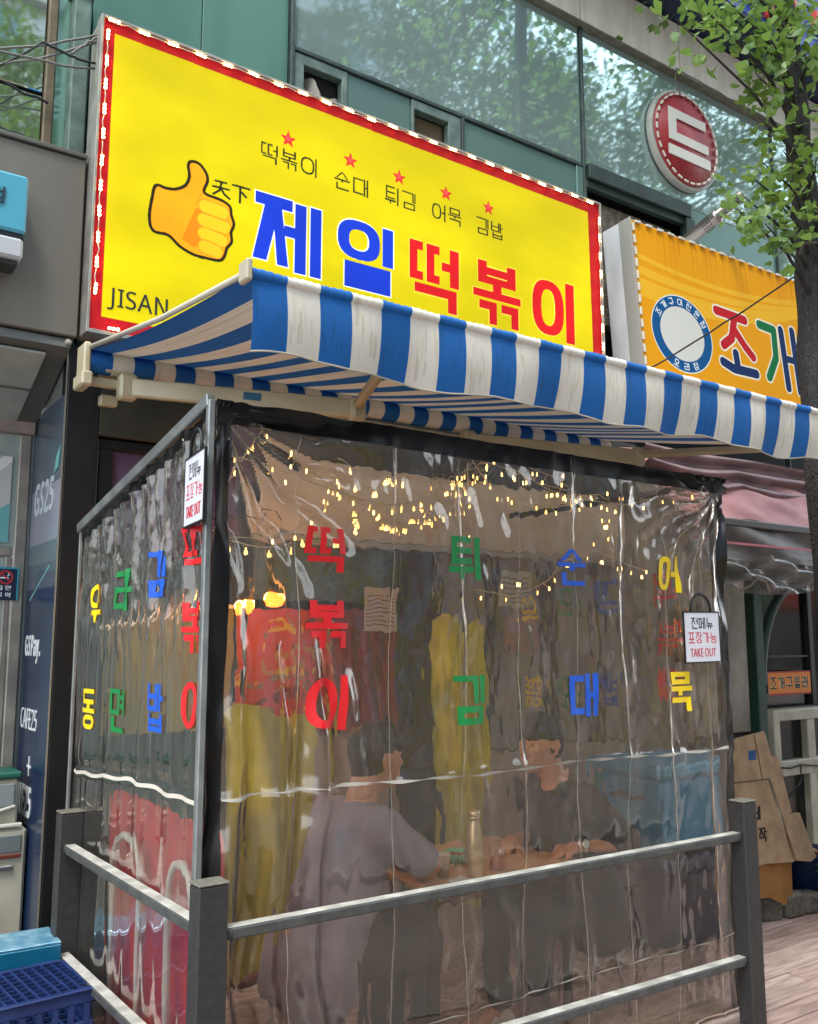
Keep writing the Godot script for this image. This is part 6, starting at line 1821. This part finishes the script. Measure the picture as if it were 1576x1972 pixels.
func street() -> void:
	street_tree("street_tree", "leafy street tree reflected at the far left of the upper glass", V(2.0, 0, 3.2), 11.0, 5.6, 2.0, 11000, Color(0.13, 0.22, 0.05), 101)
	street_tree("street_tree", "dark leafy street tree reflected in the middle of the upper glass", V(10.2, 0, 3.6), 16.5, 8.6, 3.4, 30000, Color(0.055, 0.10, 0.045), 102)
	street_tree("street_tree", "bright leafy street tree reflected behind the round red sign", V(14.5, 0, 3.4), 16.5, 7.2, 4.0, 34000, Color(0.08, 0.145, 0.045), 103)
	street_tree("street_tree", "slender street tree reflected high beside the left bay of the glass", V(8.6, 0, 7.0), 18.5, 11.0, 2.0, 9000, Color(0.055, 0.095, 0.045), 104)
	street_tree("street_tree", "leafy street tree reflected at the right end of the upper glass", V(20.6, 0, 4.0), 16.0, 7.0, 3.4, 18000, Color(0.08, 0.145, 0.05), 105)
	var b := thing("apartment_block", "grey apartment block across the street, mirrored in the upper glass", "building", V(0, 0, 15))
	var wall := worn("aptwall", Color(0.56, 0.58, 0.64), Color(0.64, 0.66, 0.71), 0.8, 0.0, 0.02)
	part(b, "wall", MB.new().span(V(-14, 0, 0), V(16, 24, 10)), wall)
	var gl := mat(Color(0.25, 0.38, 0.44), 0.1, 0.3)
	var wm := MB.new().span(V(0, 0, -0.02), V(1.5, 1.5, 0.05)).done()
	var fm := MB.new().span(V(-0.06, -0.10, -0.06), V(1.56, 0.0, 0.02)).span(V(0.72, 0.0, -0.05), V(0.78, 1.5, 0.0)).done()
	for r in 7:
		part(b, "floor_band", MB.new().span(V(-14, 2.75 + r * 3.1, -0.35), V(16, 3.4 + r * 3.1, 0.0)), mat(Color(0.56, 0.56, 0.57), 0.8))
		for k in 11:
			var o := part(b, "window", wm, gl)
			o.position = V(-13.2 + k * 2.65, 1.05 + r * 3.1, 0)
			part(o, "frame", fm, mat(Color(0.62, 0.62, 0.62), 0.5))
	part(b, "roof_edge", MB.new().span(V(-14.3, 24.0, -0.6), V(16.3, 24.9, 10.3)), mat(Color(0.16, 0.18, 0.26), 0.6))
	var sb := thing("shop_row", "row of low shops further along the far side of the street", "building", V(17, 0, 16))
	part(sb, "wall", MB.new().span(V(0, 0, 0), V(60, 9.5, 8)), mat(Color(0.40, 0.38, 0.35), 0.8))
	for k in 12:
		part(sb, "shop_window", MB.new().span(V(1 + k * 4.9, 0.4, -0.05), V(5 + k * 4.9, 2.9, 0.05)), mat(Color(0.10, 0.12, 0.13), 0.2))
		part(sb, "shop_sign", MB.new().span(V(0.6 + k * 4.9, 3.1, -0.25), V(5.2 + k * 4.9, 4.0, 0.0)), mat([Color(0.6, 0.2, 0.15), Color(0.2, 0.35, 0.5), Color(0.6, 0.55, 0.3), Color(0.25, 0.4, 0.28)][k % 4], 0.6))
	# unseen banners, added only to give the booth's plastic olive tones to mirror
	for i in 3:
		var x := 3.3 + i * 2.1
		var t := thing("reflection_banner", ["unseen olive yellow banner added to be mirrored, left of three", "unseen olive yellow banner added to be mirrored, middle of three", "unseen olive yellow banner added to be mirrored, right of three"][i], "banner", V(x, 0, 2.4 + i * 0.2), 0.0, "unseen olive banners added for reflection")
		part(t, "cloth", MB.new(true).grid(func(u: float, v: float) -> Vector3: return V(lerpf(0.6, -0.6, u), lerpf(0.35, 2.0, v), 0.04 * sin(u * 9.0 + v * 3.0)), 16, 10), mat(Color(0.60, 0.54, 0.06), 0.8))
		part(t, "lower_stripe", MB.new().span(V(-0.6, 0.22, -0.01), V(0.6, 0.34, 0.01)), mat(Color(0.55, 0.13, 0.08), 0.7))
		for s in [-0.64, 0.64]: part(t, "pole", MB.new(true).tube([V(s, -0.04, 0), V(s, 2.1, 0)], 0.02, 8), mat(Color(0.5, 0.5, 0.5), 0.4, 0.6))

func ginkgo() -> void:
	var r := RandomNumberGenerator.new()
	r.seed = 77
	var at := V(5.37, 0, -3.2)
	var t := thing("ginkgo_tree", "ginkgo street tree with dark trunk and fan shaped leaves at the right edge", "tree", at)
	var bark := worn("ginkgobark", Color(0.15, 0.145, 0.145), Color(0.25, 0.24, 0.235), 0.95, 0.0, 0.05, V(4, 0.9, 4), 1.2, 55)
	var pts := [V(0.10, -0.05, 0), V(0.07, 1.5, 0), V(0.03, 2.8, 0), V(0.02, 3.5, 0), V(0.0, 4.0, 0.02), V(0.03, 4.4, 0), V(-0.02, 4.8, 0), V(-0.01, 5.3, 0), V(-0.10, 6.0, 0), V(-0.10, 7.2, 0), V(0.0, 9.0, 0)]
	var tr := MB.new(true)
	tr.grid(func(u: float, v: float) -> Vector3:
		var p := along(pts, v)
		var a := u * TAU
		var rad := lerpf(0.118, 0.045, v) * (1.0 + 0.07 * sin(a * 7.0 + v * 17.0) + 0.05 * sin(a * 13.0 - v * 31.0) + 0.06 * sin(v * 61.0 + a))
		return p + V(cos(a) * rad, 0, -sin(a) * rad), 40, 130)
	part(t, "trunk", tr, bark)
	var leaf := func(k: float) -> ArrayMesh:
		var m := MB.new(true)
		var f := func(a: float, rad: float) -> Vector3: return V(sin(a) * rad, k * rad * rad * 9.0 + 0.006 * sin(a * 5.0), cos(a) * rad)
		for i in 10:
			var a0 := lerpf(-1.05, 1.05, i / 10.0)
			var a1 := lerpf(-1.05, 1.05, (i + 1) / 10.0)
			var ro := func(a: float) -> float: return 0.066 * (1.0 - 0.32 * exp(-a * a * 40.0)) * (1.0 - 0.16 * a * a + 0.035 * sin(a * 13.0))
			m.tri(V(0, 0, 0), f.call(a1, ro.call(a1)), f.call(a0, ro.call(a0)))
		m.tri(V(0.001, 0, 0), V(-0.001, 0, 0), V(0, -0.002, -0.035))
		return m.done()
	var shapes := [leaf.call(0.5), leaf.call(-0.8), leaf.call(1.6)]
	var greens := []
	for i in 5:
		var m := StandardMaterial3D.new()
		m.albedo_color = Color(0.24, 0.36, 0.12).lerp(Color(0.37, 0.47, 0.20), i / 4.0)
		m.roughness = 0.5
		m.backlight_enabled = true
		m.backlight = Color(0.4, 0.5, 0.22)
		greens.append(m)
	var sprays := [V(4.30,5.36,-3.10),V(4.45,5.24,-3.05),V(4.18,5.11,-3.08),V(4.70,5.39,-3.10),V(4.84,5.27,-3.0),V(5.05,5.61,-3.10),V(5.34,5.65,-3.10),V(5.42,5.86,-3.10),V(4.91,5.35,-3.10),V(4.61,5.49,-3.10),V(5.28,5.37,-3.05),V(5.42,5.11,-3.10),V(4.97,5.03,-3.10),V(4.84,5.11,-3.10),V(5.2,4.64,-3.0),V(5.40,4.87,-3.05),V(4.74,4.40,-3.10),V(4.92,4.25,-3.05),V(5.22,4.32,-2.98),V(4.66,4.22,-3.08),V(4.55,4.09,-3.05),V(4.70,4.03,-3.0),V(5.30,4.20,-3.0),V(4.86,4.53,-3.10),V(4.98,4.62,-3.05),V(5.0,5.85,-3.1),V(4.6,5.75,-3.1),V(5.5,5.5,-3.1),V(5.55,4.6,-3.0),V(4.85,4.82,-3.1)]
	var hang := []
	for i in sprays.size():
		var e: Vector3 = sprays[i] - at
		var y0 := clampf(e.y - 0.08 - absf(e.x) * 0.22, 3.5, 8.0)
		var b := along(pts, 0.0)
		for k in pts.size() - 1:
			if pts[k].y <= y0 and pts[k + 1].y >= y0: b = pts[k].lerp(pts[k + 1], (y0 - pts[k].y) / (pts[k + 1].y - pts[k].y))
		var mid := b.lerp(e, 0.5) + V(0, 0.05, 0.03)
		part(t, "branch", MB.new(true).tube([b, mid, e, e + (e - mid) * 0.35], [0.016, 0.010, 0.006, 0.003], 6), bark)
		for k in 19: hang.append([e + V(r.randfn() * 0.085, r.randfn() * 0.06, r.randfn() * 0.07), e])
		for k in 4: hang.append([mid.lerp(e, r.randf()) + V(r.randfn() * 0.05, r.randfn() * 0.04, r.randfn() * 0.05), mid])
	for i in 26:   # crown above the frame
		var a := r.randf() * TAU
		var e := V(cos(a) * r.randf_range(0.4, 1.3), r.randf_range(6.1, 8.8), sin(a) * r.randf_range(0.4, 1.3))
		for k in 24: hang.append([e + V(r.randfn() * 0.2, r.randfn() * 0.15, r.randfn() * 0.2), e])
	var rest := []
	for i in hang.size():
		var p: Vector3 = hang[i][0]
		var out: Vector3 = (p - hang[i][1]) + V(0, -0.03, 0.02)
		var sc := r.randf_range(0.55, 1.15)
		var tf := Transform3D(Basis.looking_at(-(out.normalized() + V(r.randfn() * 0.4, r.randfn() * 0.35 - 0.25, r.randfn() * 0.4)), Vector3.UP).rotated(out.normalized(), r.randfn() * 0.5).scaled(V(sc, sc, sc)), p)
		if rest.is_empty() and i < 295:
			var o := part(t, "leaf", shapes[i % 3], greens[r.randi() % 5])
			o.transform = tf
		else:
			rest.append(tf)
	for s in 3:
		var mm := MultiMesh.new()
		mm.transform_format = MultiMesh.TRANSFORM_3D
		mm.mesh = shapes[s]
		var own := []
		for i in rest.size():
			if i % 3 == s: own.append(rest[i])
		mm.instance_count = own.size()
		for i in own.size(): mm.set_instance_transform(i, own[i])
		var o := MultiMeshInstance3D.new()
		o.multimesh = mm
		o.material_override = greens[s + 1]
		o.set_meta("kind", "stuff")
		put(o, "foliage", t)
